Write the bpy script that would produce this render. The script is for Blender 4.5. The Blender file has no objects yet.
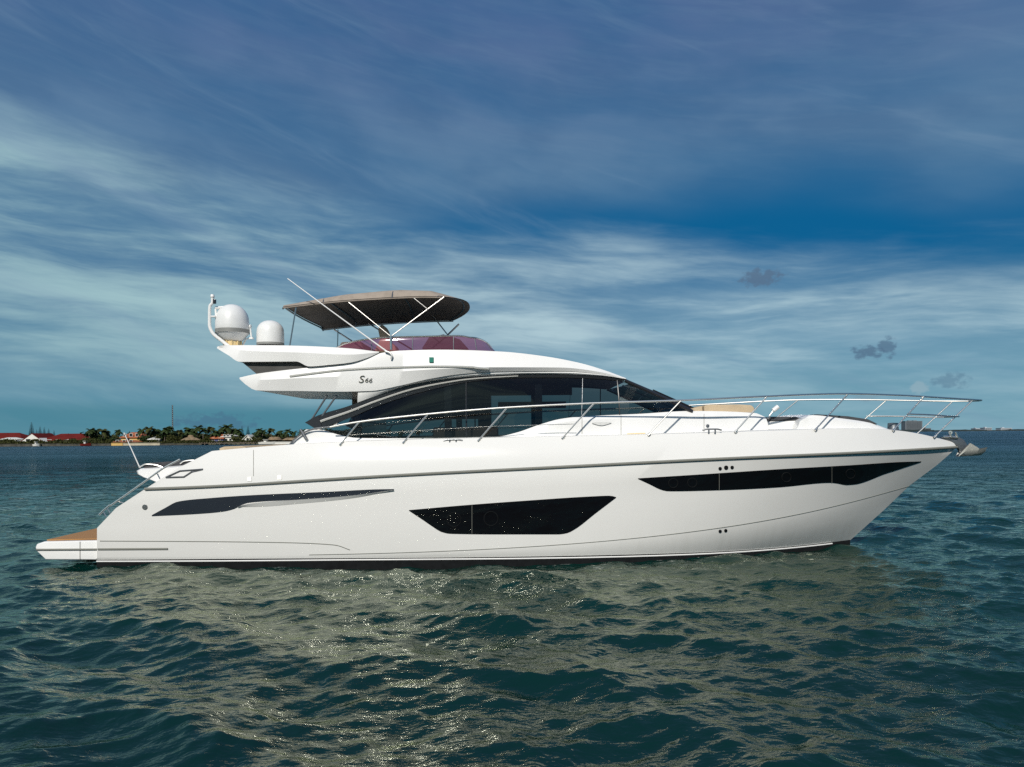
import bpy, bmesh, math, random
import numpy as np
from mathutils import Vector, Matrix
from mathutils.bvhtree import BVHTree

random.seed(7)
RNG = np.random.default_rng(11)
SC = bpy.context.scene
COL = SC.collection
R = math.radians

# ------------------------------------------------------------------ camera
F, CX, PP, H, ROLL = 720.0, 512.0, 434.5, 2.77, R(0.5)
YC = 18.1                                     # the yacht's centreline lies 18.1 m out
cam_data = bpy.data.cameras.new('camera')
cam = bpy.data.objects.new('camera', cam_data)
COL.objects.link(cam)
cam_data.sensor_width = 36.0
cam_data.lens = F / 1024 * 36.0
cam_data.shift_y = (PP - 383.5) / 1024
cam_data.clip_start = 0.1
cam_data.clip_end = 60000
cam.matrix_world = Matrix.Translation((0, 0, H)) @ Matrix.Rotation(R(90), 4, 'X') @ Matrix.Rotation(-ROLL, 4, 'Z')
SC.camera = cam

# ------------------------------------------------------------------ light
SUN = Vector((-0.17, -0.80, 0.60)).normalized()
sl = bpy.data.lights.new('sun', 'SUN')
sl.energy = 4.1
sl.angle = R(0.55)
sl.color = (1.0, 0.955, 0.88)
so = bpy.data.objects.new('sun', sl)
so.rotation_euler = SUN.to_track_quat('Z', 'Y').to_euler()
so.location = (-20, -60, 50)
COL.objects.link(so)

world = bpy.data.worlds.new('World')
SC.world = world
world.use_nodes = True
NT = world.node_tree
NT.nodes.clear()


class Nodes:
    def __init__(s, nt):
        s.nt = nt

    def n(s, t, **k):
        o = s.nt.nodes.new(t)
        for a, b in k.items():
            setattr(o, a, b)
        return o

    def put(s, sock, v):
        if hasattr(v, 'is_linked') or isinstance(v, bpy.types.NodeSocket):
            s.nt.links.new(v, sock)
        else:
            sock.default_value = v

    def m(s, op, a, b=None, c=None, clamp=False):
        o = s.n('ShaderNodeMath', operation=op, use_clamp=clamp)
        s.put(o.inputs[0], a)
        if b is not None:
            s.put(o.inputs[1], b)
        if c is not None:
            s.put(o.inputs[2], c)
        return o.outputs[0]

    def sstep(s, v, lo, hi):
        o = s.n('ShaderNodeMapRange', interpolation_type='SMOOTHSTEP')
        s.put(o.inputs['Value'], v)
        s.put(o.inputs['From Min'], lo)
        s.put(o.inputs['From Max'], hi)
        return o.outputs[0]

    def vec(s, x, y, z):
        o = s.n('ShaderNodeCombineXYZ')
        for i, v in enumerate((x, y, z)):
            s.put(o.inputs[i], v)
        return o.outputs[0]

    def noise(s, v, scale, detail=4, rough=0.55, dist=0.0):
        o = s.n('ShaderNodeTexNoise')
        s.put(o.inputs['Vector'], v)
        o.inputs['Scale'].default_value = scale
        o.inputs['Detail'].default_value = detail
        o.inputs['Roughness'].default_value = rough
        o.inputs['Distortion'].default_value = dist
        return o.outputs['Fac']

    def mix(s, f, a, b, mode='MIX'):
        o = s.n('ShaderNodeMix', data_type='RGBA', blend_type=mode)
        s.put(o.inputs['Factor'], f)
        s.put(o.inputs['A'] if False else o.inputs[6], a)
        s.put(o.inputs[7], b)
        return o.outputs[2]


def lin(r, g, b):
    f = lambda c: (c / 255 / 12.92) if c <= 10 else ((c / 255 + 0.055) / 1.055) ** 2.4
    return (f(r), f(g), f(b), 1.0)


def build_world():
    N = Nodes(NT)
    out = N.n('ShaderNodeOutputWorld')
    bg = N.n('ShaderNodeBackground')
    sky = N.n('ShaderNodeTexSky', sky_type='NISHITA')
    sky.sun_disc = False
    sky.sun_elevation = math.asin(SUN.z)
    sky.sun_rotation = math.atan2(SUN.x, SUN.y)
    sky.air_density = 1.0
    sky.dust_density = 0.4
    sky.ozone_density = 2.5
    S = 0.10
    bg.inputs['Strength'].default_value = S
    col = lambda r, g, b: tuple(c / S for c in lin(r, g, b)[:3]) + (1.0,)
    tc = N.n('ShaderNodeTexCoord')
    sp = N.n('ShaderNodeSeparateXYZ')
    NT.links.new(tc.outputs['Generated'], sp.inputs[0])
    x, y, z = sp.outputs
    az = N.m('ARCTAN2', x, y)
    el = N.m('ARCSINE', z)
    # thin air: the clear sky between the clouds, deep blue teal
    base = N.mix(1.0, sky.outputs[0], (0.055, 0.20, 0.33, 1), 'MULTIPLY')
    clear = N.mix(N.sstep(el, 0.0, 0.24), col(92, 150, 168), col(10, 98, 148))
    base = N.mix(0.85, base, clear)
    warp = N.noise(N.vec(N.m('MULTIPLY', az, 2.2), N.m('MULTIPLY', el, 5.0), 3.1), 1.4, 3, 0.5)
    wv = N.m('SUBTRACT', warp, 0.5)
    tilt = N.m('MULTIPLY_ADD', az, 0.16, el)                 # streaks run down to the right
    tilt2 = N.m('MULTIPLY_ADD', az, 0.05, el)
    soft = N.noise(N.vec(N.m('MULTIPLY', az, 1.5), N.m('MULTIPLY_ADD', wv, 0.5, N.m('MULTIPLY', tilt, 7.0)), 0.0), 1.4, 7, 0.55)
    streak = N.noise(N.vec(N.m('MULTIPLY', az, 2.2), N.m('MULTIPLY_ADD', wv, 0.9, N.m('MULTIPLY', tilt2, 17.0)), 5.5), 1.5, 9, 0.6, 0.2)
    fibre = N.noise(N.vec(N.m('MULTIPLY', az, 7.0), N.m('MULTIPLY_ADD', wv, 2.0, N.m('MULTIPLY', tilt, 60.0)), 7.7), 1.6, 7, 0.62, 0.3)
    puff = N.noise(N.vec(N.m('MULTIPLY', az, 3.4), N.m('MULTIPLY', tilt, 7.0), 2.0), 1.8, 4, 0.5)
    # --- high veil over the upper sky
    vedge = N.m('ADD', N.m('MULTIPLY', N.m('SUBTRACT', N.sstep(az, -0.30, 0.10), N.m('MULTIPLY', N.sstep(az, 0.40, 0.62), 0.9)), 0.045), 0.248)
    vedge = N.m('ADD', vedge, N.m('MULTIPLY', wv, 0.10))
    vm = N.sstep(N.m('SUBTRACT', el, vedge), -0.03, 0.085)
    vtex = N.m('MULTIPLY_ADD', N.sstep(soft, 0.28, 0.66), 0.34, 0.58)
    veil_col = N.mix(N.sstep(el, 0.28, 0.55), col(100, 134, 164), col(84, 108, 150))
    veil_col = N.mix(N.m('MULTIPLY', N.sstep(puff, 0.62, 0.36), 0.42), veil_col, col(54, 94, 136))
    veil_col = N.mix(N.m('MULTIPLY', N.sstep(fibre, 0.4, 0.75), 0.15), veil_col, col(116, 146, 172))
    sky_c = N.mix(N.m('MULTIPLY', vm, vtex), base, veil_col)
    # --- lower bank of cirrus, its edge falling to the right
    edge = N.m('MULTIPLY_ADD', az, -0.120, 0.264)
    edge = N.m('ADD', edge, N.m('MULTIPLY', wv, 0.10))
    edge = N.m('ADD', edge, N.m('MULTIPLY', N.m('SUBTRACT', soft, 0.5), 0.10))
    edge = N.m('ADD', edge, N.m('MULTIPLY', N.m('SUBTRACT', fibre, 0.5), 0.03))
    d = N.m('SUBTRACT', edge, el)
    bm = N.sstep(d, -0.045, 0.085)
    body = N.m('MULTIPLY_ADD', N.sstep(streak, 0.33, 0.60), 0.36, 0.60)
    body = N.m('ADD', body, N.m('MULTIPLY', N.m('SUBTRACT', fibre, 0.5), 0.22))
    lowfade = N.m('MULTIPLY_ADD', N.sstep(el, 0.02, 0.12), 0.4, 0.6)
    bright = N.mix(N.sstep(az, -0.60, 0.0), col(172, 206, 208), col(184, 210, 218))
    dim = N.mix(N.sstep(el, 0.04, 0.2), N.mix(N.sstep(az, -0.1, 0.3), col(100, 142, 166), col(128, 168, 188)), N.mix(N.sstep(az, -0.1, 0.3), col(98, 136, 164), col(126, 162, 186)))
    bank_col = N.mix(N.sstep(N.m('ADD', N.m('MULTIPLY', soft, 0.6), N.m('MULTIPLY', streak, 0.4)), 0.66, 0.36), bright, dim)
    bank_col = N.mix(N.m('MULTIPLY', N.sstep(d, 0.10, 0.20), 0.35), bank_col, dim)
    sky_c = N.mix(N.m('MULTIPLY', N.m('MULTIPLY', bm, body), lowfade), sky_c, bank_col)
    # --- long thin wisps higher up
    wisp = N.noise(N.vec(N.m('MULTIPLY_ADD', wv, 0.4, N.m('MULTIPLY', az, 1.0)), N.m('MULTIPLY_ADD', wv, 0.6, N.m('MULTIPLY', N.m('MULTIPLY_ADD', az, 0.40, el), 12.0)), 4.0), 1.3, 8, 0.58, 0.2)
    sky_c = N.mix(N.m('MULTIPLY', N.sstep(wisp, 0.54, 0.74), 0.36), sky_c, col(126, 154, 180))
    # --- low distant grey layer and the clear teal strip on the horizon, to the left
    lay = N.sstep(N.m('ADD', el, N.m('MULTIPLY', wv, 0.006)), 0.030, 0.050)
    strip = N.m('MULTIPLY', N.m('MULTIPLY', N.m('SUBTRACT', 1.0, lay), N.sstep(el, -0.02, 0.0)), N.sstep(az, 0.25, -0.2))
    sky_c = N.mix(N.m('MULTIPLY', strip, 0.6), sky_c, col(64, 126, 144))
    # --- a few small low cumulus scraps
    for (px, py, w, h, c, f) in ((762, 280, 22, 9, (88, 112, 138), .8), (868, 355, 14, 7, (84, 112, 138), .8),
                                 (888, 350, 8, 10, (84, 112, 138), .75), (952, 384, 14, 8, (92, 128, 152), .6),
                                 (919, 391, 8, 6, (150, 176, 188), .6), (742, 406, 16, 5, (128, 158, 176), .6),
                                 (866, 400, 14, 5, (122, 154, 170), .6), (215, 420, 40, 9, (74, 114, 140), .7)):
        u, v = (px - CX), (PP - py)
        a0 = math.atan(u / F)
        e0 = math.atan(v * math.cos(a0) / F)
        du = N.m('DIVIDE', N.m('SUBTRACT', az, a0), w / F)
        dv = N.m('DIVIDE', N.m('SUBTRACT', el, e0), h / F)
        r2 = N.m('ADD', N.m('MULTIPLY', du, du), N.m('MULTIPLY', dv, dv))
        fine = N.noise(N.vec(N.m('MULTIPLY', az, 75.0), N.m('MULTIPLY', el, 110.0), float(px)), 1.0, 5, 0.6)
        r2 = N.m('ADD', r2, N.m('MULTIPLY', N.m('SUBTRACT', fine, 0.5), 4.2))
        sky_c = N.mix(N.m('MULTIPLY', N.m('SUBTRACT', 1.0, N.sstep(r2, 0.1, 1.1)), f), sky_c, col(*c))
    NT.links.new(sky_c, bg.inputs['Color'])
    NT.links.new(bg.outputs[0], out.inputs['Surface'])


build_world()
SC.view_settings.view_transform = 'Standard'
SC.view_settings.look = 'None'
SC.view_settings.exposure = 0.0
SC.view_settings.gamma = 1.0
SC.view_settings.use_curve_mapping = False
SC.cycles.use_denoising = False
SC.cycles.max_bounces = 10
SC.cycles.transparent_max_bounces = 16
SC.cycles.sample_clamp_indirect = 14.0
SC.cycles.caustics_reflective = False
SC.cycles.caustics_refractive = False

# ------------------------------------------------------------------ helpers
CA, SA = math.cos(ROLL), math.sin(ROLL)


def W(px, py, b):
    """A point of the yacht (its own coordinates) read off the photo, b metres to port (near side) of its centreline."""
    Y = YC - b
    du, dv = px - CX, PP - py
    return np.array((Y / F * (du * CA + dv * SA), -b, H + Y / F * (-du * SA + dv * CA)))


def pchip(t, P, s):
    t = np.asarray(t, float); P = np.asarray(P, float)
    if P.ndim == 1:
        P = P[:, None]
    h = np.diff(t)[:, None]
    dl = np.diff(P, axis=0) / h
    m = np.zeros_like(P)
    if len(t) > 2:
        w1 = 2 * h[1:] + h[:-1]; w2 = h[1:] + 2 * h[:-1]
        ok = dl[1:] * dl[:-1] > 0
        with np.errstate(divide='ignore', invalid='ignore'):
            mm = (w1 + w2) / (w1 / dl[:-1] + w2 / dl[1:])
        m[1:-1] = np.where(ok, mm, 0)
    m[0] = dl[0]; m[-1] = dl[-1]
    i = np.clip(np.searchsorted(t, s, 'right') - 1, 0, len(t) - 2)
    u = ((s - t[i]) / np.diff(t)[i])[:, None]
    hh = h[i]
    return ((2 * u**3 - 3 * u**2 + 1) * P[i] + (u**3 - 2 * u**2 + u) * hh * m[i]
            + (-2 * u**3 + 3 * u**2) * P[i + 1] + (u**3 - u**2) * hh * m[i + 1])


def curve(pts, n):
    P = np.asarray(pts, float)
    t = np.r_[0, np.cumsum(np.linalg.norm(np.diff(P, axis=0), axis=1))]
    return pchip(t, P, np.linspace(0, t[-1], n))


def row(ctrl, n=80):
    return curve([W(*c) for c in ctrl], n)


def f1(xs, ys):
    return lambda x: float(pchip(xs, ys, np.array([float(x)]))[0, 0])


def mir(P):
    Q = np.array(P, float); Q[..., 1] *= -1
    return Q


def sides(me):
    """a mesh whose pieces lie wholly to port or to starboard becomes one mesh a side"""
    bm = bmesh.new(); bm.from_mesh(me)
    seen = set(); side = {}
    for v in bm.verts:
        if v.index in seen:
            continue
        stack = [v]; seen.add(v.index); isl = []
        while stack:
            a = stack.pop(); isl.append(a)
            for e in a.link_edges:
                b = e.other_vert(a)
                if b.index not in seen:
                    seen.add(b.index); stack.append(b)
        ys = [a.co.y for a in isl]
        if min(ys) < -0.005 and max(ys) > 0.005:
            bm.free(); return [me]
        for a in isl:
            side[a.index] = max(ys) <= 0.005
    bm.free()
    if len(set(side.values())) < 2:
        return [me]
    out = []
    for want in (True, False):
        b2 = bmesh.new(); b2.from_mesh(me)
        bmesh.ops.delete(b2, geom=[v for v in b2.verts if side[v.index] != want], context='VERTS')
        m2 = me.copy(); b2.to_mesh(m2); b2.free(); out.append(m2)
    bpy.data.meshes.remove(me)
    return out


class MB:
    def __init__(s):
        s.v = []; s.f = []

    def add(s, verts, faces):
        o = len(s.v)
        s.v += [tuple(map(float, p)) for p in verts]
        s.f += [tuple(i + o for i in f) for f in faces]

    def grid(s, rows, flip=False):
        rows = [np.asarray(r) for r in rows]
        n = len(rows[0]); m = len(rows)
        fs = []
        for j in range(m - 1):
            for i in range(n - 1):
                q = (j * n + i, j * n + i + 1, (j + 1) * n + i + 1, (j + 1) * n + i)
                fs.append(q[::-1] if flip else q)
        s.add(np.concatenate(rows), fs)

    def sym(s, rows):
        s.grid(rows); s.grid([mir(r) for r in rows], True)

    def span(s, r, k=6, crown=0.0):
        """near row to its mirror image, k strips across, raised by crown in the middle"""
        rows = []
        for j in range(k + 1):
            w = 1 - 2 * j / k
            q = np.array(r, float); q[:, 1] *= w; q[:, 2] += crown * (1 - w * w)
            rows.append(q)
        s.grid(rows)

    def tube(s, pts, r, n=8, taper=None):
        P = [Vector(p) for p in pts]
        m = len(P); rings = []
        t = (P[1] - P[0]).normalized()
        a = t.orthogonal().normalized()
        for i in range(m):
            d = (P[min(i + 1, m - 1)] - P[max(i - 1, 0)])
            if d.length > 1e-9:
                t = d.normalized()
            a = (a - t * a.dot(t)).normalized()
            b = t.cross(a)
            rr = r if taper is None else r + (taper - r) * i / (m - 1)
            rings.append([P[i] + (a * math.cos(k * 2 * math.pi / n) + b * math.sin(k * 2 * math.pi / n)) * rr for k in range(n)])
        vs = [p for q in rings for p in q]; fs = []
        for i in range(m - 1):
            for k in range(n):
                fs.append((i * n + k, i * n + (k + 1) % n, (i + 1) * n + (k + 1) % n, (i + 1) * n + k))
        fs.append(tuple(range(n))[::-1]); fs.append(tuple((m - 1) * n + k for k in range(n)))
        s.add(vs, fs)

    def lathe(s, prof, c, n=32):
        c = Vector(c); vs = []; fs = []
        for (r, z) in prof:
            for k in range(n):
                a = 2 * math.pi * k / n
                vs.append(c + Vector((r * math.cos(a), r * math.sin(a), z)))
        for i in range(len(prof) - 1):
            for k in range(n):
                fs.append((i * n + k, i * n + (k + 1) % n, (i + 1) * n + (k + 1) % n, (i + 1) * n + k))
        s.add(vs, fs)

    def box(s, c, d, rz=0):
        c = Vector(c); M = Matrix.Rotation(rz, 3, 'Z')
        vs = [c + M @ Vector((x * d[0] / 2, y * d[1] / 2, z * d[2] / 2)) for z in (-1, 1) for y in (-1, 1) for x in (-1, 1)]
        s.add(vs, [(0, 2, 3, 1), (4, 5, 7, 6), (0, 1, 5, 4), (2, 6, 7, 3), (0, 4, 6, 2), (1, 3, 7, 5)])

    def prism(s, poly, y0, y1):
        """polygon of (X, Z) points between two lateral positions"""
        n = len(poly)
        vs = [(p[0], y0, p[1]) for p in poly] + [(p[0], y1, p[1]) for p in poly]
        s.add(vs, [tuple(range(n)), tuple(range(n, 2 * n))[::-1]] + [(i, i + n, (i + 1) % n + n, (i + 1) % n) for i in range(n)])

    def make(s, name, mat, parent=None, smooth=32, bevel=0, segs=2):
        me = bpy.data.meshes.new(name)
        bm = bmesh.new()
        vv = [bm.verts.new(p) for p in s.v]
        for f in s.f:
            try:
                bm.faces.new([vv[i] for i in f])
            except ValueError:
                pass
        bmesh.ops.remove_doubles(bm, verts=bm.verts, dist=2e-4)
        bmesh.ops.dissolve_degenerate(bm, edges=bm.edges, dist=1e-5)
        bmesh.ops.recalc_face_normals(bm, faces=bm.faces)
        if bevel:
            es = [e for e in bm.edges if len(e.link_faces) == 2 and e.calc_face_angle() > R(35)]
            bmesh.ops.bevel(bm, geom=es, offset=bevel, segments=segs, affect='EDGES', clamp_overlap=True, profile=0.6)
        for f in bm.faces:
            f.smooth = smooth > 0
        if smooth:
            for e in bm.edges:
                if len(e.link_faces) == 2 and e.calc_face_angle() > R(smooth):
                    e.smooth = False
        bm.to_mesh(me); bm.free()
        me.materials.append(mat)
        root = parent
        while root is not None and root.parent is not None:
            root = root.parent
        out = []
        for m_ in (sides(me) if root is not None and root.name == 'motor_yacht' else [me]):
            o = bpy.data.objects.new(name, m_)
            COL.objects.link(o)
            if parent:
                o.parent = parent
            out.append(o)
        return out[0]


def empty(name, loc, label, cat, group=None):
    o = bpy.data.objects.new(name, None)
    COL.objects.link(o)
    o.location = loc
    o.empty_display_size = 0.2
    return tag(o, label, cat, group)


def tag(o, label, cat, group=None):
    o['label'] = label; o['category'] = cat
    if group:
        o['group'] = group
    return o


def kind(o, k):
    o['kind'] = k
    return o


def copy_tree(o, parent=None):
    c = o.copy(); COL.objects.link(c)
    if parent:
        c.parent = parent
    for ch in list(o.children):
        copy_tree(ch, c)
    return c


# ------------------------------------------------------------------ materials
def mat(name, color, rough=0.5, metal=0.0, spec=0.5, coat=0.0, var=0.0, vscale=3.0, bump=0.0, bscale=40.0, ior=1.5, color2=None, stretch=(1, 1, 1)):
    m = bpy.data.materials.new(name)
    m.use_nodes = True
    N = Nodes(m.node_tree)
    p = m.node_tree.nodes['Principled BSDF']
    p.inputs['Base Color'].default_value = (*color, 1)
    p.inputs['Roughness'].default_value = rough
    p.inputs['Metallic'].default_value = metal
    p.inputs['Specular IOR Level'].default_value = spec
    p.inputs['Coat Weight'].default_value = coat
    p.inputs['Coat Roughness'].default_value = 0.08
    p.inputs['IOR'].default_value = ior
    tc = N.n('ShaderNodeTexCoord')
    mp = N.n('ShaderNodeMapping')
    mp.inputs['Scale'].default_value = stretch
    m.node_tree.links.new(tc.outputs['Object'], mp.inputs[0])
    v = mp.outputs[0]
    if var or color2:
        f = N.noise(v, vscale, 5, 0.6)
        c2 = color2 or tuple(c * (1 - var) for c in color)
        f = N.sstep(f, 0.35, 0.68)
        m.node_tree.links.new(N.mix(f, (*color, 1), (*c2, 1)), p.inputs['Base Color'])
        m.node_tree.links.new(N.m('MULTIPLY_ADD', f, 0.08, rough), p.inputs['Roughness'])
    if bump:
        b = N.n('ShaderNodeBump')
        b.inputs['Strength'].default_value = 1.0
        b.inputs['Distance'].default_value = bump
        m.node_tree.links.new(N.noise(v, bscale, 4, 0.6), b.inputs['Height'])
        m.node_tree.links.new(b.outputs[0], p.inputs['Normal'])
    return m


def glass(name, tint, gloss=(1, 1, 1), rough=0.02, keep=0.0, body=(0.01, 0.01, 0.012)):
    """thin tinted pane: clear through its tint, mirror by Fresnel, a little opaque body"""
    m = bpy.data.materials.new(name)
    m.use_nodes = True
    nt = m.node_tree; nt.nodes.clear(); N = Nodes(nt)
    out = N.n('ShaderNodeOutputMaterial')
    tr = N.n('ShaderNodeBsdfTransparent'); tr.inputs[0].default_value = (*tint, 1)
    df = N.n('ShaderNodeBsdfDiffuse'); df.inputs[0].default_value = (*body, 1)
    gl = N.n('ShaderNodeBsdfGlossy'); gl.inputs[0].default_value = (*gloss, 1); gl.inputs['Roughness'].default_value = rough
    fr = N.n('ShaderNodeFresnel'); fr.inputs[0].default_value = 1.5
    m1 = N.n('ShaderNodeMixShader'); m1.inputs[0].default_value = keep
    nt.links.new(tr.outputs[0], m1.inputs[1]); nt.links.new(df.outputs[0], m1.inputs[2])
    m2 = N.n('ShaderNodeMixShader')
    nt.links.new(fr.outputs[0], m2.inputs[0]); nt.links.new(m1.outputs[0], m2.inputs[1]); nt.links.new(gl.outputs[0], m2.inputs[2])
    nt.links.new(m2.outputs[0], out.inputs[0])
    return m


def mat_hull():
    m = mat('hull gelcoat', (0.76, 0.745, 0.71), 0.11, spec=0.7)
    nt = m.node_tree; N = Nodes(nt); p = nt.nodes['Principled BSDF']
    tc = N.n('ShaderNodeTexCoord'); sp = N.n('ShaderNodeSeparateXYZ')
    nt.links.new(tc.outputs['Object'], sp.inputs[0])
    x, y, z = sp.outputs
    run = N.noise(N.vec(N.m('MULTIPLY', x, 3.0), 0.0, N.m('MULTIPLY', z, 0.35)), 1.6, 6, 0.65)
    blot = N.noise(N.vec(x, y, z), 1.1, 5, 0.6)
    low = N.m('SUBTRACT', 1.0, N.sstep(z, 0.15, 1.0))          # scum line and run-off stains above the waterline
    st = N.m('MULTIPLY', N.m('MULTIPLY', N.sstep(run, 0.38, 0.75), N.m('MULTIPLY', low, N.sstep(x, 0.0, 5.0))), 0.22)
    c = N.mix(N.m('MULTIPLY', N.sstep(blot, 0.35, 0.7), 0.06), (0.76, 0.745, 0.71, 1), (0.62, 0.61, 0.57, 1))
    c = N.mix(st, c, (0.47, 0.47, 0.42, 1))
    nt.links.new(c, p.inputs['Base Color'])
    b = N.n('ShaderNodeBump'); b.inputs['Distance'].default_value = 0.004; b.inputs['Strength'].default_value = 1.0
    nt.links.new(N.noise(N.vec(x, y, z), 1.3, 2, 0.5), b.inputs['Height'])
    nt.links.new(b.outputs[0], p.inputs['Normal'])
    return m


M_HULL = mat_hull()
M_WHITE = mat('white gelcoat', (0.80, 0.79, 0.765), 0.22, var=0.05, vscale=1.5)
M_DECK = mat('deck non slip', (0.70, 0.69, 0.66), 0.6, var=0.08, vscale=4, bump=0.002, bscale=200)
M_GREYLINE = mat('grey rubber rail', (0.20, 0.20, 0.175), 0.75, spec=0.2)
M_BLACK = mat('black antifouling', (0.008, 0.009, 0.010), 0.85, spec=0.15, var=0.3, vscale=6)
M_BLACKGLASS = mat('black hull glass', (0.004, 0.004, 0.005), 0.03, spec=0.5)
M_INTAKE = mat('intake black', (0.022, 0.027, 0.036), 0.10)
M_TRIM = mat('window trim charcoal', (0.018, 0.018, 0.02), 0.22)
M_SILVER = mat('brushed trim', (0.60, 0.59, 0.56), 0.5, metal=0.6)
M_STEEL = mat('polished stainless', (0.74, 0.72, 0.67), 0.34, metal=1.0)
M_POLE = mat('canopy pole steel', (0.50, 0.48, 0.45), 0.28, metal=1.0)
M_DARKSTEEL = mat('dull steel', (0.22, 0.23, 0.24), 0.38, metal=0.8, var=0.3, vscale=20)
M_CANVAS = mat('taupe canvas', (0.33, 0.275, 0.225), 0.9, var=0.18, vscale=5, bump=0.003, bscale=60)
M_CANVAS_SHADE = mat('taupe canvas shaded', (0.125, 0.106, 0.088), 0.9, var=0.2, vscale=4)  # darker copy of the canvas, the underside's shade put into its colour
M_TAN = mat('tan cushion', (0.50, 0.39, 0.255), 0.75, var=0.14, vscale=4, bump=0.004, bscale=25)
M_CHAR = mat('charcoal cushion', (0.045, 0.047, 0.052), 0.8, var=0.2, vscale=5, bump=0.004, bscale=25)
M_DOME = mat('dome plastic', (0.74, 0.74, 0.72), 0.32, var=0.05, vscale=6)
M_DOMEGREY = mat('dome grey band', (0.22, 0.22, 0.205), 0.45)
M_CREAM = mat('yellowed plastic', (0.68, 0.52, 0.26), 0.5)
M_GREEN = mat('green lens', (0.0, 0.16, 0.11), 0.15)
M_HEAD = mat('cabin lining', (0.14, 0.115, 0.095), 0.7, var=0.15, vscale=4)
M_WOOD = mat('cabin furniture', (0.05, 0.035, 0.026), 0.45, var=0.3, vscale=5)
M_BADGE = mat('dark badge', (0.15, 0.135, 0.10), 0.3, metal=0.5)
G_SIDE = glass('tinted side glass', (0.40, 0.43, 0.42), (1.0, 0.98, 0.95), 0.015, 0.06, (0.03, 0.024, 0.02))
G_FLY = glass('plum acrylic', (0.56, 0.30, 0.42), (1.0, 0.9, 0.95), 0.03, 0.22, (0.30, 0.08, 0.13))


def mat_teak():
    m = mat('teak planking', (0.34, 0.17, 0.07), 0.6)
    nt = m.node_tree; N = Nodes(nt); p = nt.nodes['Principled BSDF']
    tc = N.n('ShaderNodeTexCoord'); sp = N.n('ShaderNodeSeparateXYZ')
    nt.links.new(tc.outputs['Object'], sp.inputs[0])
    x, y, z = sp.outputs
    fr = N.m('FRACT', N.m('MULTIPLY', y, 14.0))
    seam = N.m('LESS_THAN', fr, 0.09)
    g = N.noise(N.vec(N.m('MULTIPLY', x, 4.0), N.m('MULTIPLY', y, 60.0), z), 1.0, 5, 0.6)
    c = N.mix(g, (0.47, 0.235, 0.07, 1), (0.31, 0.145, 0.04, 1))
    nt.links.new(N.mix(seam, c, (0.02, 0.018, 0.015, 1)), p.inputs['Base Color'])
    return m


M_TEAK = mat_teak()

# ------------------------------------------------------------------ water
def wave_set():
    """a short wind chop: directions, wave numbers, amplitudes, phases"""
    rng = np.random.default_rng(5)
    waves = []
    main = R(-104)                                       # travelling towards the camera, a touch to the left
    for lo, hi, n, steep, spread in ((3.2, 6.0, 10, 0.026, 26), (1.4, 3.2, 30, 0.080, 38), (0.55, 1.4, 56, 0.135, 46), (0.2, 0.55, 60, 0.125, 56)):
        L = np.exp(rng.uniform(math.log(lo), math.log(hi), n))
        th = main + np.radians(rng.normal(0, spread, n))
        k = 2 * math.pi / L
        A = steep * math.sqrt(2.0 / n) / k * rng.uniform(0.6, 1.4, n)
        for q in range(n):
            waves.append((k[q], math.cos(th[q]), math.sin(th[q]), A[q], rng.uniform(0, 2 * math.pi), L[q]))
    return waves


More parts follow.
